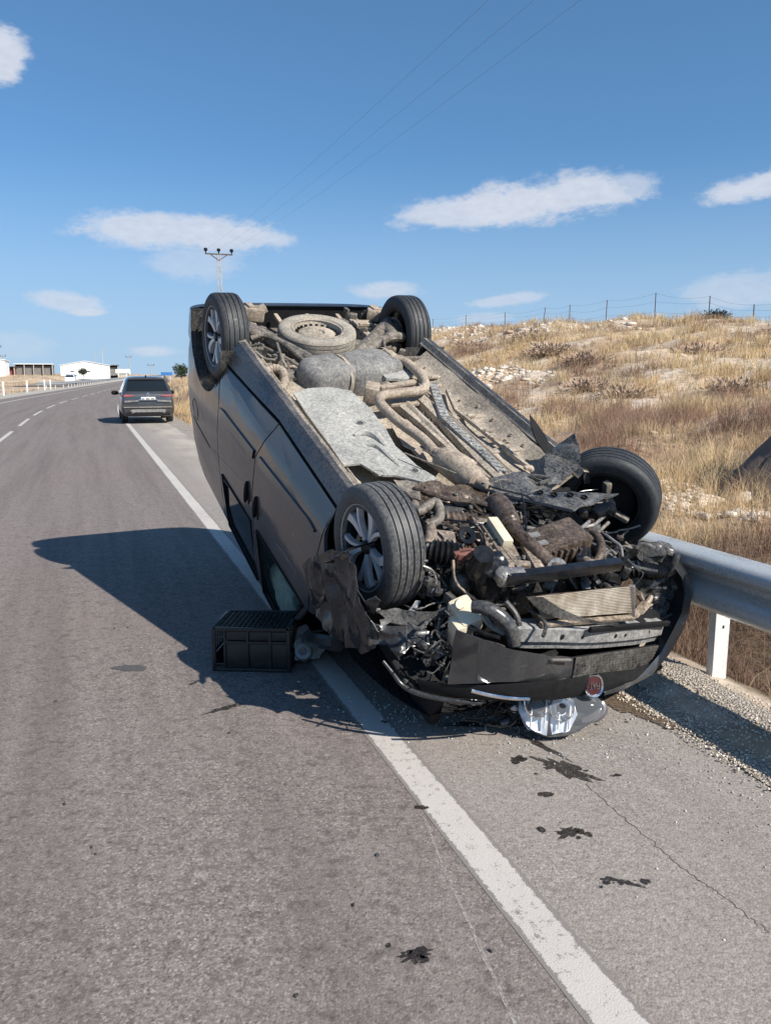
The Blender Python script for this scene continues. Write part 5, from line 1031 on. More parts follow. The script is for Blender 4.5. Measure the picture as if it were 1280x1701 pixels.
for k in range(34): h2.box((rng.uniform(-.2, .45), rng.uniform(-.55, .55), rng.uniform(.22, .30)), tuple(rng.uniform(.012, .05, 3)), Matrix.Rotation(rng.uniform(0, 3), 3, 'Z') @ Matrix.Rotation(rng.uniform(-.8, .8), 3, 'X'), .004)
for k in range(16):
    p = V3((rng.uniform(-.15, .4), rng.uniform(-.3, .6), .24)); pts = [p]
    for j in range(3): p = p + V3((rng.normal(0, .08), rng.normal(0, .06), rng.normal(0, .02))); pts.append(p)
    h2.tube(pts, rng.uniform(.004, .010), 6, 3)
o = pv(h2, 'engine_brackets', 'brown_oil'); o['kind'] = 'stuff'
for nm, mt, cnt, zz0, zz1, sz_ in (('engine_bolts', 'alloy_dull', 60, .20, .30, .010), ('engine_wiring', 'black_gloss', 46, .20, .32, 0), ('engine_pipes', 'arm', 18, .20, .30, 0), ('engine_lugs', 'black_dusty', 90, .21, .33, .03)):
    h3 = MB()
    for k in range(cnt):
        p = V3((rng.uniform(-.24, .40), rng.uniform(-.45, .66), rng.uniform(zz0, zz1)))
        if sz_ == .010: h3.lathe([(0, 0), (.007, 0), (.009, .004), (.009, .016)], p, (rng.normal(0, .3), rng.normal(0, .3), -1), 8); h3.lathe([(.0, .004), (.014, .004), (.014, .008)], p, (0, 0, -1), 10)
        elif sz_: h3.box(p, tuple(rng.uniform(.008, sz_ * 1.4, 3)), Matrix.Rotation(rng.uniform(0, 3), 3, 'Z') @ Matrix.Rotation(rng.uniform(-.9, .9), 3, 'X'), .003)
        else:
            pts = [p]; d_ = V3((rng.normal(0, 1), rng.normal(0, 1), 0)).normalized() * .05
            for j in range(5): d_ = (d_ + V3((rng.normal(0, .022), rng.normal(0, .022), rng.normal(0, .012)))); p = p + d_; p.z = min(max(p.z, .17), .4); p.x = min(p.x, .46); pts.append(p)
            h3.tube(pts, rng.uniform(.003, .006), 6, 3)
    o = pv(h3, nm, mt); o['kind'] = 'stuff'
"""radiator and its support"""
pv(MB().bar((0.56, 0.3879, 0.1662), (0.56, -0.3135, 0.1959), .05, .055, bev=.008), 'radiator_support', 'black_gloss')
pv(MB().bar((0.54, 0.4074, 0.1708), (0.545, 0.2593, 0.1754), .07, .065, bev=.02).ball((0.53, 0.3651, 0.1788), (.05, .05, .045), None, 14, 8, .8, .3), 'support_joint', 'alloy_dull')
ra, rb_, rc, rd_ = V3((0.6, 0.2393, 0.27)), V3((0.56, -0.4423, 0.3613)), V3((0.6, -0.4858, 0.5161)), V3((0.66, 0.1984, 0.3625))
rn_ = (rb_ - ra).cross(rd_ - ra).normalized(); rn_ = rn_ if rn_.x > 0 else -rn_; ru_ = (rd_ - ra).normalized(); rr = MB(); nf = 17
for k in range(nf): 
    u = (k + .5) / nf; a = ra.lerp(rd_, u); b = rb_.lerp(rc, u); m = [a.lerp(b, q) + (mnoise.noise_vector(a.lerp(b, q) * 9) * .006 * (1.6 - q)) for q in np.linspace(0, 1, 9)]
    rr.rows([[p + rn_ * .012 - ru_ * .004 for p in m], [p + rn_ * .020 + ru_ * .0 for p in m], [p + rn_ * .012 + ru_ * .004 for p in m], [p - rn_ * .01 + ru_ * .004 for p in m]])
rad = pv(MB().sheet([p - rn_ * .02 for p in (ra, rb_, rc, rd_)], 3, .004, 5, .02, 2), 'radiator', 'brown_oil'); o = pv(rr, 'cooling_fins', 'fins', rad); 
pv(MB().bar(rb_ + V3((.012, -.006, -.015)), rc + V3((.012, -.006, .015)), .02, .035, bev=.006), 'radiator_tank', 'alloy_dull', rad)
pv(MB().bar(rd_ + V3((.02, 0, .02)), rc + V3((.02, 0, .015)), .03, .02, bev=.004), 'radiator_edge', 'gear', rad)
st = MB().rows([[V3(p) + V3((.03, 0, 0)), V3(q) + V3((.03, 0, 0))] for p, q in (((0.62, 0.3122, 0.2116), (0.62, 0.2493, 0.2813)), ((0.63, 0.222, 0.2245), (0.65, 0.1973, 0.3116)), ((0.65, 0.1048, 0.3007), (0.67, 0.1017, 0.3522)), ((0.67, -0.0108, 0.3605), (0.68, -0.0113, 0.3828)), ((0.68, -0.1546, 0.4131), (0.68, -0.1627, 0.4343)), ((0.68, -0.2856, 0.4487), (0.68, -0.2943, 0.4705)))]); pv(st, 'bent_strap', 'black_dusty')
for u in (900, 940, 960, 980): pv(MB().tube([V3(lerp(np.array((0.46, 0.0575, 0.312)), np.array((0.46, -0.2771, 0.3327)), (u - 900) / 85)), V3(lerp(np.array((0.5, 0.0319, 0.3621)), np.array((0.48, -0.3466, 0.3972)), (u - 900) / 85))], .022, 8), 'cooling_hose', 'black_gloss')
"""crash beam"""
cb_ = MB(); A, B, C_, D = [V3(p) for p in ((0.68, 0.3391, 0.3673), (0.6, -0.7964, 0.6495), (0.62, -0.7793, 0.7699), (0.7, 0.3004, 0.4941))]
n_ = (B - A).cross(D - A).normalized(); n_ = n_ if n_.x > 0 else -n_; rows = []
for u in np.linspace(0, 1, 13):
    a, d = A.lerp(B, u), D.lerp(C_, u); bow = n_ * (.05 * math.sin(math.pi * u)); rows.append([a - n_ * .10 + bow, a - n_ * .012 + bow, a + n_ * .0 + (d - a) * .05 + bow, a.lerp(d, .62) + bow + n_ * .004, a.lerp(d, .66) + bow - n_ * .012, d - n_ * .016 + bow, d - n_ * .09 + bow])
cb_.rows(rows); cb_.wobble(.006, 6, 2); beam = pv(cb_, 'crash_beam', 'beam')
hl = MB()
for u, r_ in ((.24, .016), (.36, .012), (.585, .014), (.66, .012), (.86, .014)): c = A.lerp(B, u).lerp(D.lerp(C_, u), .36) + n_ * (.05 * math.sin(math.pi * u) + .002); hl.lathe([(0, .002), (r_ * .8, .002), (r_, -.004)], c, n_, 16)
pv(hl, 'beam_hole', 'black_matt', beam)
pv(MB().bar(A.lerp(B, .38) + n_ * .07 - (D - A) * .10, B - (C_ - B) * .05 + n_ * .02, .02, .03, bev=.006), 'foam_strip', 'black_matt')
"""lower grille with its slats"""
ga, gb_, gc, gd = [V3(p) for p in ((0.76, -0.0072, 0.57), (0.64, -0.7617, 0.7706), (0.68, -0.7526, 0.8997), (0.8, 0.0144, 0.6562))]
pv(MB().sheet([ga, gb_, gc, gd], 3, 0, 1, .012), 'lower_grille', 'black_matt'); gn = (gb_ - ga).cross(gd - ga).normalized(); gn = gn if gn.x > 0 else -gn
for k in range(8): u = (k + .4) / 8; pv(MB().bar(ga.lerp(gd, u) + gn * .012, gb_.lerp(gc, u) + gn * .012, .016, .009, up=gn, bev=.002), 'grille_slat', 'black_dusty')
gs = MB()
for k in range(22): u = (k + .5) / 22; gs.bar(ga.lerp(gb_, u) + gn * .008, gd.lerp(gc, u) + gn * .008, .005, .010, up=gn)
pv(gs, 'grille_bars', 'black_matt'); pv(MB().bar(gd + gn * .01, gc + gn * .01, .02, .014, up=gn, bev=.003), 'grille_edge', 'black_scuff')
"""bumper cover: torn left piece, dark lip, right shell"""
pv(MB().sheet([(0.7, 0.7022, 0.2845), (0.78, 0.6135, 0.2917), (0.83, 0.4705, 0.3451), (0.86, 0.2918, 0.3982), (0.8, 0.0383, 0.5265), (0.84, 0.065, 0.5971), (0.87, 0.1548, 0.5684), (0.86, 0.4396, 0.5163), (0.8, 0.5901, 0.5478), (0.72, 0.6864, 0.5981), (0.7, 0.6856, 0.4452)], 9, .006, 4, .005, 7, crease=((1, 0, -.3), .012, 3)), 'bumper_cover', 'paint', label='torn grey left half of the front bumper')
pv(MB().bar((0.875, 0.2631, 0.4139), (0.845, 0.1025, 0.4813), .012, .006), 'bumper_insert', 'alloy_dull')
lip = []
for p, q in (((0.62, 0.7915, 0.6343), (0.62, 0.7383, 0.7348)), ((0.72, 0.6751, 0.605), (0.74, 0.6542, 0.6725)), ((0.81, 0.5622, 0.5534), (0.82, 0.5441, 0.6445)), ((0.87, 0.4112, 0.5221), (0.87, 0.372, 0.6526)), ((0.9, 0.1882, 0.5348), (0.9, 0.1588, 0.6728)), ((0.86, -0.1273, 0.613), (0.88, -0.1403, 0.7372)), ((0.78, -0.4467, 0.746), (0.79, -0.4868, 0.8608)), ((0.68, -0.7581, 0.8419), (0.68, -0.8347, 0.9301))): lip.append([V3(p), V3(p).lerp(V3(q), .5) + V3((.02, 0, 0)), V3(q), V3(q) + V3((-.12, 0, .01))])
pv(MB().rows(lip).wobble(.006, 5, 1), 'upper_grille_panel', 'black_matt')
sh_ = []
for p, q in (((0.4, -0.9288, 0.3642), (0.38, -0.8584, 0.4092)), ((0.46, -1.006, 0.4601), (0.44, -0.9497, 0.4865)), ((0.52, -1.019, 0.5459), (0.5, -0.951, 0.5486)), ((0.58, -0.9872, 0.645), (0.56, -0.892, 0.6197)), ((0.64, -0.9081, 0.733), (0.62, -0.804, 0.6957)), ((0.7, -0.7933, 0.801), (0.68, -0.7039, 0.7615)), ((0.78, -0.612, 0.8331), (0.76, -0.5318, 0.7866)), ((0.84, -0.3623, 0.8131), (0.82, -0.339, 0.7656)), ((0.88, -0.1694, 0.7622), (0.86, -0.1757, 0.7373))):
    p, q = V3(p), V3(q); q = q.lerp(p, .45); o_ = V3((.0, -.03, .0)); sh_.append([q + mnoise.noise_vector(q * 30) * .02, q.lerp(p, .5) + o_ * .6, p + o_ * .3, p + V3((-.05, -.02, .03)), p + V3((-.16, .0, .06))])
pv(MB().rows(sh_), 'bumper_shell', 'paint', label='curved right end of the front bumper, still attached')
jag = [V3(p) for p in ((0.2, -0.6596, 0.4014), (0.24, -0.7934, 0.3727), (0.24, -0.9366, 0.3645), (0.26, -1.016, 0.3921), (0.34, -0.9846, 0.4034), (0.38, -1.02, 0.4572), (0.4, -1.036, 0.5101), (0.42, -1.033, 0.5821), (0.44, -1.018, 0.6304), (0.46, -0.9733, 0.6952), (0.5, -0.9231, 0.7877), (0.54, -0.8447, 0.8274), (0.46, -0.7837, 0.7909), (0.36, -0.8107, 0.6535), (0.26, -0.7584, 0.5448))]
pv(MB().sheet(jag, 9, .02, 16, .006, 9, crease=((1, 0, -.3), .05, 7)), 'torn_wing_liner', 'black_dusty')
for k in range(16):
    c = V3(lerp(np.array((0.22, -0.7888, 0.4283)), np.array((0.48, -1.001, 0.8448)), rng.random())) + V3((.03, rng.normal(0, .07), 0)); a_ = [c + V3((rng.normal(0, .02), .05 * math.cos(q) * rng.uniform(.4, 1.3), .06 * math.sin(q) * rng.uniform(.4, 1.3))) for q in np.linspace(0, 5.4, 7)]
    pv(MB().sheet(a_, 2, .012, 14, .004, k), 'torn_shard', ['black_scuff', 'black_dusty', 'black_matt'][k % 3])
T_([(0.34, -0.6793, 0.4632), (0.37, -0.7093, 0.4377), (0.4, -0.7991, 0.4476), (0.42, -0.8705, 0.4451)], [.045, .045, .042, .03], 'air_hose', 'black_gloss', 14, 8, 1)
pv(MB().box((0.36, -0.6018, 0.4227), (.07, .05, .13), Matrix.Rotation(.2, 3, 'X'), .015), 'air_box', 'black_gloss')
pv(MB().tube([(0.41, -0.9048, 0.4499), (0.42, -0.9093, 0.401), (0.4, -0.928, 0.3432)], .02, 8, 4).ball((0.22, -0.8813, 0.4298), (.02, .02, .02)), 'hose_end', 'black_dusty')
pv(MB().sheet([(0.56, -0.57, 0.5746), (0.52, -0.7092, 0.5846), (0.52, -0.839, 0.6634), (0.56, -0.8588, 0.7455), (0.6, -0.7387, 0.76), (0.6, -0.5909, 0.6738)], 4, .02, 8, .006, 2), 'wheel_arch_piece', 'black_matt')
pv(MB().tube([(0.46, -0.6699, 0.5265), (0.48, -0.7027, 0.581), (0.52, -0.6354, 0.5867), (0.5, -0.7196, 0.5684), (0.48, -0.7502, 0.5474)], .016, 8, 4).sheet([(0.55, -0.5581, 0.5467), (0.53, -0.6457, 0.5299), (0.52, -0.7496, 0.5755), (0.56, -0.6556, 0.5924), (0.6, -0.5181, 0.5727)], 3, .012, 14, .005, 5), 'lamp_bracket', 'gear')
T_([(0.48, -0.7959, 0.5994), (0.46, -0.9133, 0.6165), (0.48, -0.9746, 0.657)], .005, 'loose_cable', 'black_gloss', 6); T_([(0.54, -0.7355, 0.7352), (0.52, -0.8563, 0.7114), (0.52, -0.936, 0.6836)], .006, 'loose_cable', 'black_dusty', 6)
"""bonnet badge: red enamel oval in a chrome ring, upside down with the van"""
bd = link(bpy.data.objects.new('badge', None), van); bc = V3((0.905, -0.0467, 0.6334)); bd.location = bc
bx_ = (VR.inverted() @ V3((.30, -.95, .15))).normalized(); zz = V3((0, 0, 1)); yy = zz - bx_ * zz.dot(bx_); yy.normalize(); xx = yy.cross(bx_)
BM = Matrix((xx, yy, bx_)).transposed(); bd.rotation_euler = BM.to_euler(); bd.scale = (.82, .88, .88)
def oval(a, b, y, r=0): return [V3((a * math.copysign(abs(math.cos(t)) ** .8, math.cos(t)), b * math.copysign(abs(math.sin(t)) ** .8, math.sin(t)), y)) for t in np.linspace(0, 2 * math.pi, 36, endpoint=False)]
MB().rows([oval(.052, .056, -.02), oval(.060, .064, 0), oval(.056, .060, .010), oval(.048, .052, .004), oval(.046, .05, -.004)], True).build('chrome_ring', 'chrome', bd)
m = MB(); m.rows([oval(.047, .051, .0), oval(.02, .022, .003)], True); m.f.append(tuple(range(36, 72))); m.build('enamel', 'red', bd)
fc = bpy.data.curves.new('lettering', 'FONT'); fc.body = 'FIAT'; fc.size = .042; fc.align_x = 'CENTER'; fc.align_y = 'CENTER'; fc.extrude = .002; fc.materials.append(MAT['chrome']); lt = bpy.data.objects.new('lettering_curve', fc); link(lt); bpy.context.view_layer.update(); lm = bpy.data.meshes.new_from_object(lt.evaluated_get(bpy.context.evaluated_depsgraph_get())); bpy.data.objects.remove(lt); lt = bpy.data.objects.new('lettering', lm); link(lt, bd); lt.location = (0, 0, .005); lt.scale = (.82, 1.25, 1)
"""chrome strip on the bonnet edge and the black bonnet rim resting on the road"""
T_([(0.84, 0.6426, 0.5359), (0.87, 0.5475, 0.5635), (0.89, 0.4361, 0.5947), (0.9, 0.3418, 0.6159)], .009, 'chrome_trim', 'chrome', 8)
T_([(0.5, 0.91, 0.6005), (0.55, 0.8763, 0.6393), (0.6, 0.8427, 0.6781), (0.66, 0.7845, 0.6905), (0.74, 0.6851, 0.6791), (0.82, 0.5385, 0.6656)], [.008, .010, .012, .013, .012, .010], 'bonnet_edge', 'paint_torn', 10, 5)
T_([(0.48, 0.8523, 0.6216), (0.56, 0.8084, 0.6867), (0.62, 0.7419, 0.718), (0.72, 0.6037, 0.6988)], .012, 'bonnet_seal', 'black_matt', 8)
"""reservoir, arch frame, crumpled wing"""
rs_ = MB().box((0.56, 0.5585, 0.3471), (.16, .11, .10), Matrix.Rotation(.3, 3, 'X') @ Matrix.Rotation(-.2, 3, 'Y'), .022).box((0.6, 0.6114, 0.4115), (.10, .055, .15), Matrix.Rotation(.15, 3, 'X'), .018).lathe([(0, .02), (.022, .02), (.024, 0)], (0.55, 0.6014, 0.2818), (.6, .2, -.6), 16); pv(rs_, 'washer_reservoir', 'cream')
T_([(0.62, 0.5809, 0.2438), (0.66, 0.5387, 0.227), (0.71, 0.4871, 0.2457), (0.76, 0.4477, 0.29), (0.8, 0.4361, 0.3511)], [.028, .034, .036, .034, .028], 'wing_frame', 'sill', 12, 5)
T_([(0.62, 0.5143, 0.2999), (0.68, 0.4949, 0.3259), (0.74, 0.4571, 0.3264)], .014, 'frame_brace', 'alloy_dull', 8); T_([(0.64, 0.5808, 0.3408), (0.7, 0.5524, 0.3392), (0.76, 0.4951, 0.3292)], .012, 'frame_brace', 'black_gloss', 8)
T_([(0.6, 0.3762, 0.2722), (0.66, 0.3526, 0.3007), (0.7, 0.3464, 0.3415)], .014, 'frame_brace', 'black_dusty', 8)
wg = MB().sheet([(-0.3875, 0.93, 0.6324), (-0.14, 0.955, 0.4128), (0.0175, 0.965, 0.3106), (0.1472, 0.975, 0.3124), (0.2523, 0.985, 0.3388), (0.3453, 0.98, 0.3561), (0.3837, 0.94, 0.4414), (0.4295, 0.9, 0.4703), (0.3885, 0.88, 0.6198), (0.2477, 0.88, 0.7887), (0.0622, 0.89, 0.8676), (-0.1066, 0.9, 0.9257), (-0.2345, 0.91, 0.9267), (-0.3815, 0.91, 0.9408), (-0.5099, 0.91, 0.9088), (-0.4809, 0.92, 0.7856)], 14, .006, 7, .004, 3, crease=((.2, 1, .1), .038, 4.2)); pv(wg, 'front_wing', 'paint_torn', label='crumpled left front wing', angle=30)
pv(MB().sheet([(-0.3136, 0.95, 0.5842), (-0.1094, 0.97, 0.3925), (0.1113, 0.985, 0.2267), (0.16, 0.985, 0.2201), (0.0207, 0.98, 0.3497), (-0.2127, 0.96, 0.5412)], 4, .012, 10, .006, 8), 'wing_edge', 'black_gloss')
pv(MB().sheet([(0.264, 0.99, 0.3395), (0.3643, 0.985, 0.34), (0.4124, 0.97, 0.2697), (0.4087, 0.93, 0.3154), (0.3697, 0.93, 0.4259), (0.307, 0.95, 0.4363)], 4, .014, 8, .005, 4), 'wing_flap', 'paint_torn')
pv(MB().sheet([(0.36, 0.9448, 0.4601), (0.42, 0.8821, 0.475), (0.46, 0.746, 0.4563), (0.52, 0.6663, 0.4901), (0.58, 0.6383, 0.527), (0.58, 0.6981, 0.5808), (0.52, 0.7669, 0.5043), (0.52, 0.8486, 0.5749), (0.46, 0.8888, 0.5432), (0.42, 0.9549, 0.5628)], 10, .014, 6, .004, 6, crease=((.8, .4, -.4), .05, 4.5)), 'torn_wing_piece', 'paint_torn')
pv(MB().sheet([(0.32, 0.8939, 0.4668), (0.34, 0.7841, 0.4508), (0.42, 0.6337, 0.424), (0.46, 0.5638, 0.3615), (0.48, 0.5876, 0.4068), (0.46, 0.7153, 0.4481), (0.4, 0.843, 0.4633)], 5, .018, 7, .006, 12), 'wing_liner', 'black_dusty')
pv(MB().sheet([(0.33, 0.7243, 0.4637), (0.32, 0.68, 0.4281), (0.33, 0.6577, 0.432), (0.35, 0.6884, 0.4623)], 2, .01, 12, .004, 3), 'torn_metal', 'alloy_dull')
pv(MB().sheet([(0.3, 0.8815, 0.4486), (0.31, 0.8612, 0.4446), (0.32, 0.8555, 0.4674), (0.32, 0.8821, 0.4619)], 1, .006, 12, .004), 'torn_metal', 'alloy_dull')
pv(MB().sheet([(0.4, 0.9114, 0.4339), (0.42, 0.8763, 0.403), (0.43, 0.8643, 0.4264), (0.42, 0.9045, 0.4553)], 2, .008, 12, .004, 7), 'torn_metal', 'alloy_dull')
pv(MB().sheet([(0.5, 0.7798, 0.4225), (0.52, 0.7392, 0.3927), (0.53, 0.7351, 0.407), (0.52, 0.7762, 0.4282)], 2, .006, 12, .004, 5), 'torn_metal', 'alloy_dull')
pv(MB().sheet([(0.4, 0.6864, 0.5969), (0.45, 0.5555, 0.5448), (0.62, 0.5983, 0.6942), (0.6, 0.7318, 0.7165), (0.5, 0.8416, 0.6446)], 5, .03, 6, .006, 20), 'inner_wing', 'black_matt')
jm = MB()
for k in range(26):
    u = rng.random(); p = V3(lerp(np.array((0.55, 0.7412, 0.5478)), np.array((0.62, 0.6316, 0.4559)), u)) + V3((rng.normal(0, .03), rng.normal(0, .02), rng.normal(0, .07))); pts = [p]
    for j in range(3): p = p + V3((rng.normal(0, .03), rng.normal(0, .035), rng.normal(0, .035))); pts.append(p)
    jm.tube(pts, rng.uniform(.002, .006), 6, 3)
for k in range(20): jm.box(V3((0.58, 0.6846, 0.5537)) + V3((rng.normal(0, .03), rng.normal(0, .05), rng.normal(0, .06))), tuple(rng.uniform(.012, .05, 3)), Matrix.Rotation(rng.uniform(0, 3), 3, 'X'), .004)
o = pv(jm, 'torn_fittings', 'black_scuff'); o['kind'] = 'stuff'

# ------------------------------------------------------------------ loose things on the road
def flat_ground(o, label, cat, group=None): return thing(None, label, cat, group=group, obj=o)
"""headlamp torn from the van: upturned lens with its reflector bowls and wiring"""
hp_ = V3((0.7843, 3.85, 0)); hl_ = thing('headlamp', 'torn-out silver headlamp with clear lens and loose wires in front of the bumper', 'headlamp', hp_ + V3((.0, -.01, .085)), math.atan2(.18, 1)); hl_.rotation_euler = (R(58), R(5), math.atan2(.10, 1)); hl_.scale = (1.16, 1.25, 1.05)
def shell(scale, zoff=0., n=28):
    """teardrop bowl: wide at the left, pointed at the right"""
    rows = []
    for k in range(9):
        u = k / 8; z = .015 + .105 * u; s_ = (.55 + .45 * math.sin(u * math.pi / 2)) * scale; row = []
        for j in range(n):
            a = 2 * math.pi * j / n; c, s2 = math.cos(a), math.sin(a); x = c * (.20 if c > 0 else .135); x += .03 if c > 0 else 0; y = s2 * (.115 - .055 * max(0, c) ** 1.5 + .01 * min(0, c)); row.append(V3((x * s_, y * s_ , z + zoff + .03 * max(0, c) * u)))
        rows.append(row)
    return MB().rows(rows, True)
b = shell(1.0); b.f.append(tuple(range(28))[::-1]); b.build('housing', 'black_dusty', hl_)
rfl = MB()
for (x, y, r_) in ((-.06, .015, .055), (.045, .0, .05)): rfl.lathe([(r_ * .2, -.03), (r_ * .6, -.02), (r_ * .9, .004), (r_ * 1.02, .02), (r_ * 1.1, .016), (r_ * 1.1, -.03)], (x, y, .140), (.05, -.3, 1), 26); rfl.lathe([(0, .012), (.010, .010), (.012, -.03)], (x, y, .105), (.05, -.3, 1), 10)
rfl.build('reflector_bowl', 'chrome', hl_)
for (x, y, r_) in ((-.06, .015, .03), (.045, .0, .022)): MB().lathe([(0, 0), (r_ * .8, .002), (r_, -.004)], (x, y - .01, .150), (.05, -.3, 1), 22).build('lamp_socket', 'black_gloss', hl_)
MB().sheet([(-.13, -.02, .10), (-.09, -.085, .10), (-.005, -.105, .105), (-.005, .095, .125), (-.06, .10, .12), (-.12, .05, .11)], 5, .012, 14, .003, 2).build('inner_bezel', 'reflector', hl_)
MB().sheet([(.012, -.10, .105), (.085, -.085, .115), (.125, -.03, .13), (.10, .045, .14), (.012, .09, .125)], 5, .010, 12, .003, 6).build('inner_bezel', 'reflector', hl_)
for x_ in (-.09, -.03, .03, .075): MB().bar((x_, -.085, .128), (x_ + .02, .07, .150), .006, .012, bev=.002).build('bezel_rib', 'rim', hl_)
ln_ = MB(); rows = []
for k in range(7):
    u = k / 6; s_ = 1.02 * math.cos(u * math.pi / 2 * .94); row = []
    for j in range(28): a = 2 * math.pi * j / 28; c, s2 = math.cos(a), math.sin(a); x = c * (.20 if c > 0 else .135) + (.03 if c > 0 else 0); row.append(V3((x * s_ + .04 * u, s2 * (.115 - .055 * max(0, c) ** 1.5) * s_, .125 + .05 * math.sin(u * math.pi / 2) + .03 * max(0, c) * (1 - u))))
    rows.append(row)
ln_.rows(rows, True).build('lens', 'lens', hl_)
MB().sheet([(-.01, .09, .12), (.03, .085, .13), (.025, .10, .20), (-.03, .11, .235), (-.04, .105, .225), (-.01, .10, .19)], 3, .004, 10, .006).sheet([(.03, .07, .13), (.13, .05, .15), (.20, .02, .15), (.13, .085, .18), (.05, .10, .185)], 3, .006, 8, .004, 3).build('mounting_tab', 'lens', hl_)
MB().tube([(.145, -.045, .10), (.20, -.03, .12), (.235, .0, .12), (.225, .03, .13)], [.012, .022, .024, .012], 8, 4).build('side_marker', plain('smoked_lens', (.10, .085, .085), .15, 0, .1, 20, 0, 1.), hl_)
wr = MB()
for k in range(14):
    p = V3((-.12, rng.uniform(-.03, .04), .09)); pts = [p]
    for j in range(4): p = p + V3((-.045 + rng.normal(0, .02), rng.normal(0, .03), rng.normal(-.015, .02))); p.z = max(p.z, .012); pts.append(p)
    wr.tube(pts, .0035, 6, 4)
wr.build('wiring', 'black_gloss', hl_)
MB().box((-.17, -.05, .028), (.055, .035, .045), Matrix.Rotation(.5, 3, 'Z'), .006).box((-.19, .0, .04), (.04, .03, .05), Matrix.Rotation(1., 3, 'X'), .006).lathe([(0, .03), (.018, .03), (.022, 0), (.022, -.03)], (-.15, .03, .05), (-1, .2, .3), 14).build('plug', 'black_gloss', hl_); MB().ball((-.305, .02, .03), (.018, .014, .016)).ball((-.135, .0, .06), (.018, .02, .025)).build('bulb', 'white_metal', hl_)
"""milk-crate"""
cr0, cr1, cr2 = V3((-1.025, 4.626, 0)), V3((-0.5761, 4.596, 0)), V3((-0.5614, 5.038, 0)); ex_ = (cr1 - cr0); cw = ex_.length; yaw = math.atan2(ex_.y, ex_.x); cdp = .36; chh = .262
crate = thing('crate', 'black plastic lattice crate lying on its side by the smashed wing', 'crate', cr0, yaw); b = .022
fr = MB()
for x in (0, cw):
    for y in (0, cdp): fr.box((x, y, chh / 2), (b, b, chh), None, .004)
for z in (b / 2, chh):
    for y in (0, cdp): fr.box((cw / 2, y, z), (cw - b, b, b), None, .004)
    for x in (0, cw): fr.box((x, cdp / 2, z), (b, cdp - b, b), None, .004)
fr.build('frame', 'crate', crate)
for k in range(15): u = (k + .5) / 15; MB().box((cw * u, cdp / 2, chh), (.007, cdp - b, .014)).build('top_slat', 'crate', crate, smooth=False)
for k in range(9): u = (k + .5) / 9; MB().box((cw / 2, cdp * u, chh + .001), (cw - b, .007, .012)).build('top_slat', 'crate', crate, smooth=False)
for x0, x1 in ((.16, .44), (.47, .74), (.77, .97)):
    MB().box((cw * (x0 + x1) / 2, .004, chh * .37), (cw * (x1 - x0), .008, chh * .56), None, .002).build('side_panel', 'crate', crate); MB().box((cw * (x0 + x1) / 2, .004, chh * .84), (cw * (x1 - x0), .008, chh * .2), None, .002).build('side_panel', 'crate', crate)
for x in (.145, .455, .755): MB().box((cw * x, -.002, chh / 2), (.014, .014, chh - b), None, .003).build('upright', 'crate', crate)
for z in (.10, .17): MB().box((cw * .07, .0, chh * z), (cw * .13, .012, .012), None, .002).build('rail', 'crate', crate)
MB().box((cw * .07, .0, chh * .82), (cw * .13, .012, .012), None, .002).build('rail', 'crate', crate); MB().box((cw * .58, -.002, chh * .69), (cw * .84, .012, .016), None, .002).build('rail', 'crate', crate)
for x in (0, cw):
    for k in range(7): MB().box((x, cdp * (k + .5) / 7, chh * .72), (.008, .014, chh * .5), None, .002).build('end_slat', 'crate', crate)
    MB().box((x, cdp / 2, chh * .2), (.008, cdp - b, chh * .36), None, .002).build('end_panel', 'crate', crate); MB().box((x, cdp / 2, chh * .48), (.014, cdp - b, .016), None, .002).build('rail', 'crate', crate)
MB().box((cw / 2, cdp, chh * .5), (cw - b, .008, chh - b), None, .002).build('back_panel', 'crate', crate)
"""cast bracket with a bored boss"""
bp = V3((-0.4772, 4.77, 0)); bk_ = thing('cast_bracket', 'grey cast metal bracket with a round bore lying beside the crate', 'car part', bp, .3)
MB().sheet([(-.09, .0, .012), (-.085, .04, .12), (-.05, .07, .20), (.0, .08, .215), (.05, .06, .13), (.11, .03, .06), (.07, .0, .012)], 4, .012, 8, .035, 3).build('plate', 'alloy_dull', bk_)
MB().lathe([(.026, .02), (.05, .02), (.056, .005), (.06, -.03), (.026, -.03)], (-.035, -.012, .075), (-.15, -.85, .5), 28, closed=True).build('boss', 'alloy_dull', bk_); MB().lathe([(0, 0), (.027, 0)], (-.035, -.0, .068), (-.15, -.85, .5), 20).build('bore', 'black_matt', bk_)
bh = MB()
for p in ((-.06, .02, .03), (-.02, -.01, .02), (.05, .02, .03), (-.03, .15, .17), (.09, .06, .06)): bh.lathe([(0, .03), (.008, .03), (.010, .0)], p, (-.15, -.85, .5), 10)
bh.build('bolt', 'black_gloss', bk_)
"""stains, scrapes and scraps on the asphalt"""
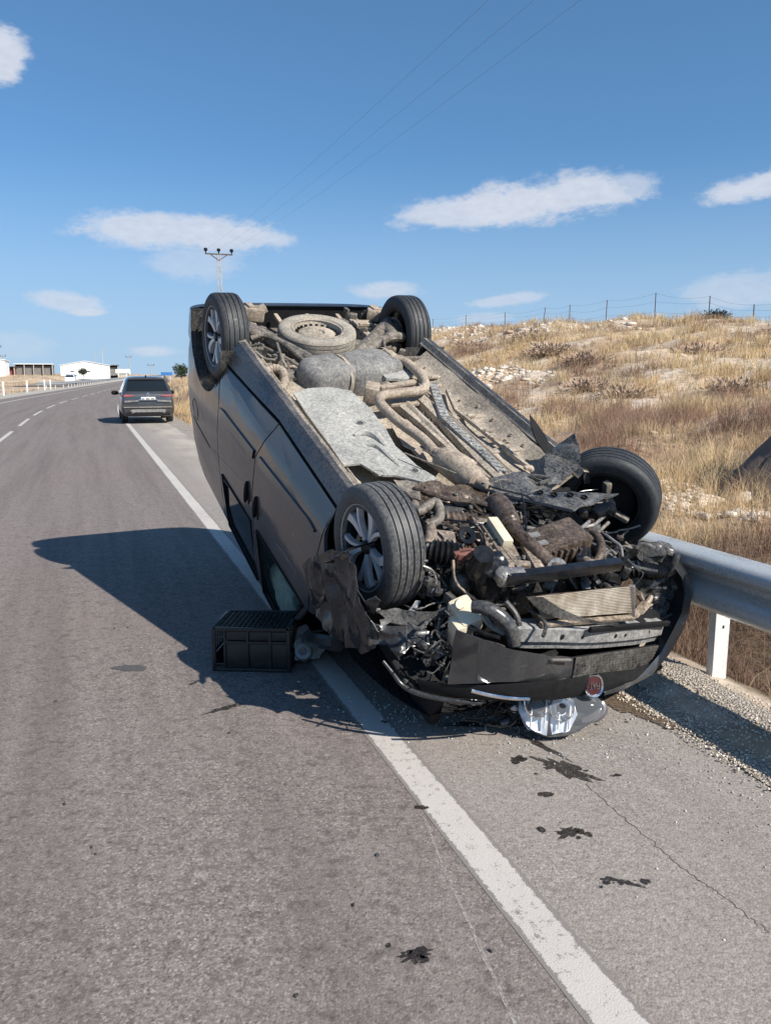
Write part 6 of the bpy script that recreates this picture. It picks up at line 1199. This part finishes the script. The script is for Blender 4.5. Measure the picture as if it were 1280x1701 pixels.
def stain(name, cx, cy, rx, ry, yaw, label, mat='liquid', seed=0, pw=.45, z=.0022, drops=0, cat='stain', kind=None, group=None):
    m = MB(); n = 44; out = []
    for k in range(n):
        a = 2 * math.pi * k / n; r_ = 1 + pw * (mnoise.noise(V3((math.cos(a) * 2 + seed, math.sin(a) * 2, seed))) + .6 * mnoise.noise(V3((math.cos(a) * 6 + seed, math.sin(a) * 6, seed)))); x, y = rx * r_ * math.cos(a), ry * r_ * math.sin(a); out.append(V3((x * math.cos(yaw) - y * math.sin(yaw), x * math.sin(yaw) + y * math.cos(yaw), 0)))
    m.add([V3((0, 0, .0006))] + out, [(0, k + 1, (k + 1) % n + 1) for k in range(n)])
    dm = MB()
    for j in range(drops):
        c = V3((rng.normal(0, rx * .8), rng.normal(0, ry * .8), 0)); rr_ = rng.uniform(.004, .02); k0 = 9; dm.add([c + V3((rr_ * math.cos(a) * rng.uniform(.6, 1.3), rr_ * math.sin(a) * rng.uniform(.6, 1.3), .0003)) for a in np.linspace(0, 6.28, k0, endpoint=False)], [tuple(range(k0))])
    o = m.build(name, mat); o.location = (cx, cy, z)
    if drops: dm.build('droplets', mat, o, kind='stuff')
    return thing(name, label, cat, group=group, obj=o)
def gs_(name, p, rx, ry, yaw, label, **k): return stain(name, p[0], p[1], rx, ry, yaw, label, **k)
gs_('fluid_stain', (0.8163, 3.4, 0), .16, .055, -.75, 'dark wet patch at the end of the fluid trickle', seed=2, pw=.7, drops=10)
gs_('fluid_stain', (0.7498, 3.622, 0), .16, .018, -1.0, 'narrow dark trickle running from under the headlamp', seed=5, pw=.9)
gs_('fluid_stain', (0.6288, 3.871, 0), .30, .035, .05, 'dark damp streak under the headlamp and bumper', seed=7, pw=.8, drops=16)
gs_('fluid_stain', (0.6817, 3.172, 0), .035, .022, .2, 'small round dark spot just below the wet patch', seed=9)
gs_('fluid_stain', (0.7134, 2.881, 0), .05, .03, .2, 'splashed dark spot right of the white line', seed=11, pw=.9, drops=10)
gs_('fluid_stain', (0.6182, 3.487, 0), .04, .02, .1, 'pair of small dark drips left of the wet patch', seed=13, drops=6)
gs_('fluid_stain', (0.0925, 2.217, 0), .05, .02, .4, 'splashed dark spot left of the white line at the bottom', seed=15, pw=1., drops=14)
gs_('fluid_stain', (0.8341, 2.572, 0), .06, .012, -.5, 'faint chain of small drips at the right of the road edge', seed=17, pw=1.2, drops=8)
gs_('fluid_stain', (0.1485, 3.066, 0), .028, .014, .0, 'small dark spot on the left border of the white line', seed=19, z=.004)
gs_('fluid_stain', (-0.8655, 4.059, 0), .09, .02, .6, 'dark violet scuff below the crate', seed=21, pw=1.1)
gs_('fluid_stain', (-1.552, 4.666, -0), .11, .05, -.1, 'dull grey square-ish patch left of the crate', seed=23, mat=plain('dull_patch', (.075, .073, .07), .9, 0, .3, 40, .3))
gs_('soil_patch', (1.333, 4.122, -0), .34, .14, -.95, 'damp brown soil spilled between the bumper and the gravel', mat='soil', seed=25, pw=.5, z=.008)
t = NT('pale_scrape'); al = t.noise(70, 4, .7); t.p(Base_Color=(.42, .385, .345), Roughness=.9, Alpha=t.ramp(al, .40, .62, 0, .85)); SCR = t.m
def mark(name, pts, w, mat, z): 
    rows = []
    for k, p in enumerate(pts):
        p = V3((p[0], p[1], z)); q = V3(pts[min(k + 1, len(pts) - 1)]) - V3(pts[max(k - 1, 0)]); s_ = V3((-q.y, q.x, 0)).normalized() * w * rng.uniform(.6, 1.3) / 2; rows.append([p - s_, p + s_])
    return MB().rows(rows).build(name, mat, None)
def fine(pts, n=60, j=.006):
    out = []
    for k in range(n): u = k / (n - 1) * (len(pts) - 1); i = min(int(u), len(pts) - 2); out.append(V3(pts[i]).lerp(V3(pts[i + 1]), u - i) + V3((rng.normal(0, j), rng.normal(0, j), 0)))
    return out
o = mark('scrape_mark', fine([(0.1532, 3.006, 0), (0.207, 2.663, 0), (0.285, 2.284, 0), (0.3551, 1.946, 0)], 50, .0012), .012, SCR, .0015); thing(None, 'thin pale scrape curving away from the white line', 'scrape', obj=o)
o = mark('road_crack', fine([(0.8649, 3.264, 0), (0.9875, 2.897, 0), (1.068, 2.663, 0), (1.167, 2.46, 0), (1.227, 2.312, 0)], 70, .005), .0035, plain('crack_fill', (.13, .115, .10), .95, 0, .3, 60, .1), .0015); thing(None, 'thin dark crack running across the shoulder to the right', 'crack', obj=o)
sp_ = MB()
for k in range(70):
    s, n = rng.uniform(.6, 9), rng.uniform(-3.5, 2.4); p = rd(s, n, .004); sp_.box(p, tuple(rng.uniform(.004, .016, 2)) + (.006,), Matrix.Rotation(rng.uniform(0, 3), 3, 'Z'))
o = sp_.build('scattered_debris', 'black_dusty', kind='stuff')
gc_ = MB()
for k in range(260):
    c = V3((-0.0656, 4.163, 0)).lerp(V3((0.9228, 3.622, 0)), rng.random()) + V3((rng.normal(0, .18), rng.normal(0, .12), .004)); w = rng.uniform(.002, .007); gc_.box(c, (w, w * rng.uniform(.5, 1.4), .005), Matrix.Rotation(rng.uniform(0, 3), 3, 'Z'))
o = gc_.build('glass_crumbs', plain('glass_crumbs', (.55, .60, .60), .15, 0, .3, 90, 0), kind='stuff', smooth=False)
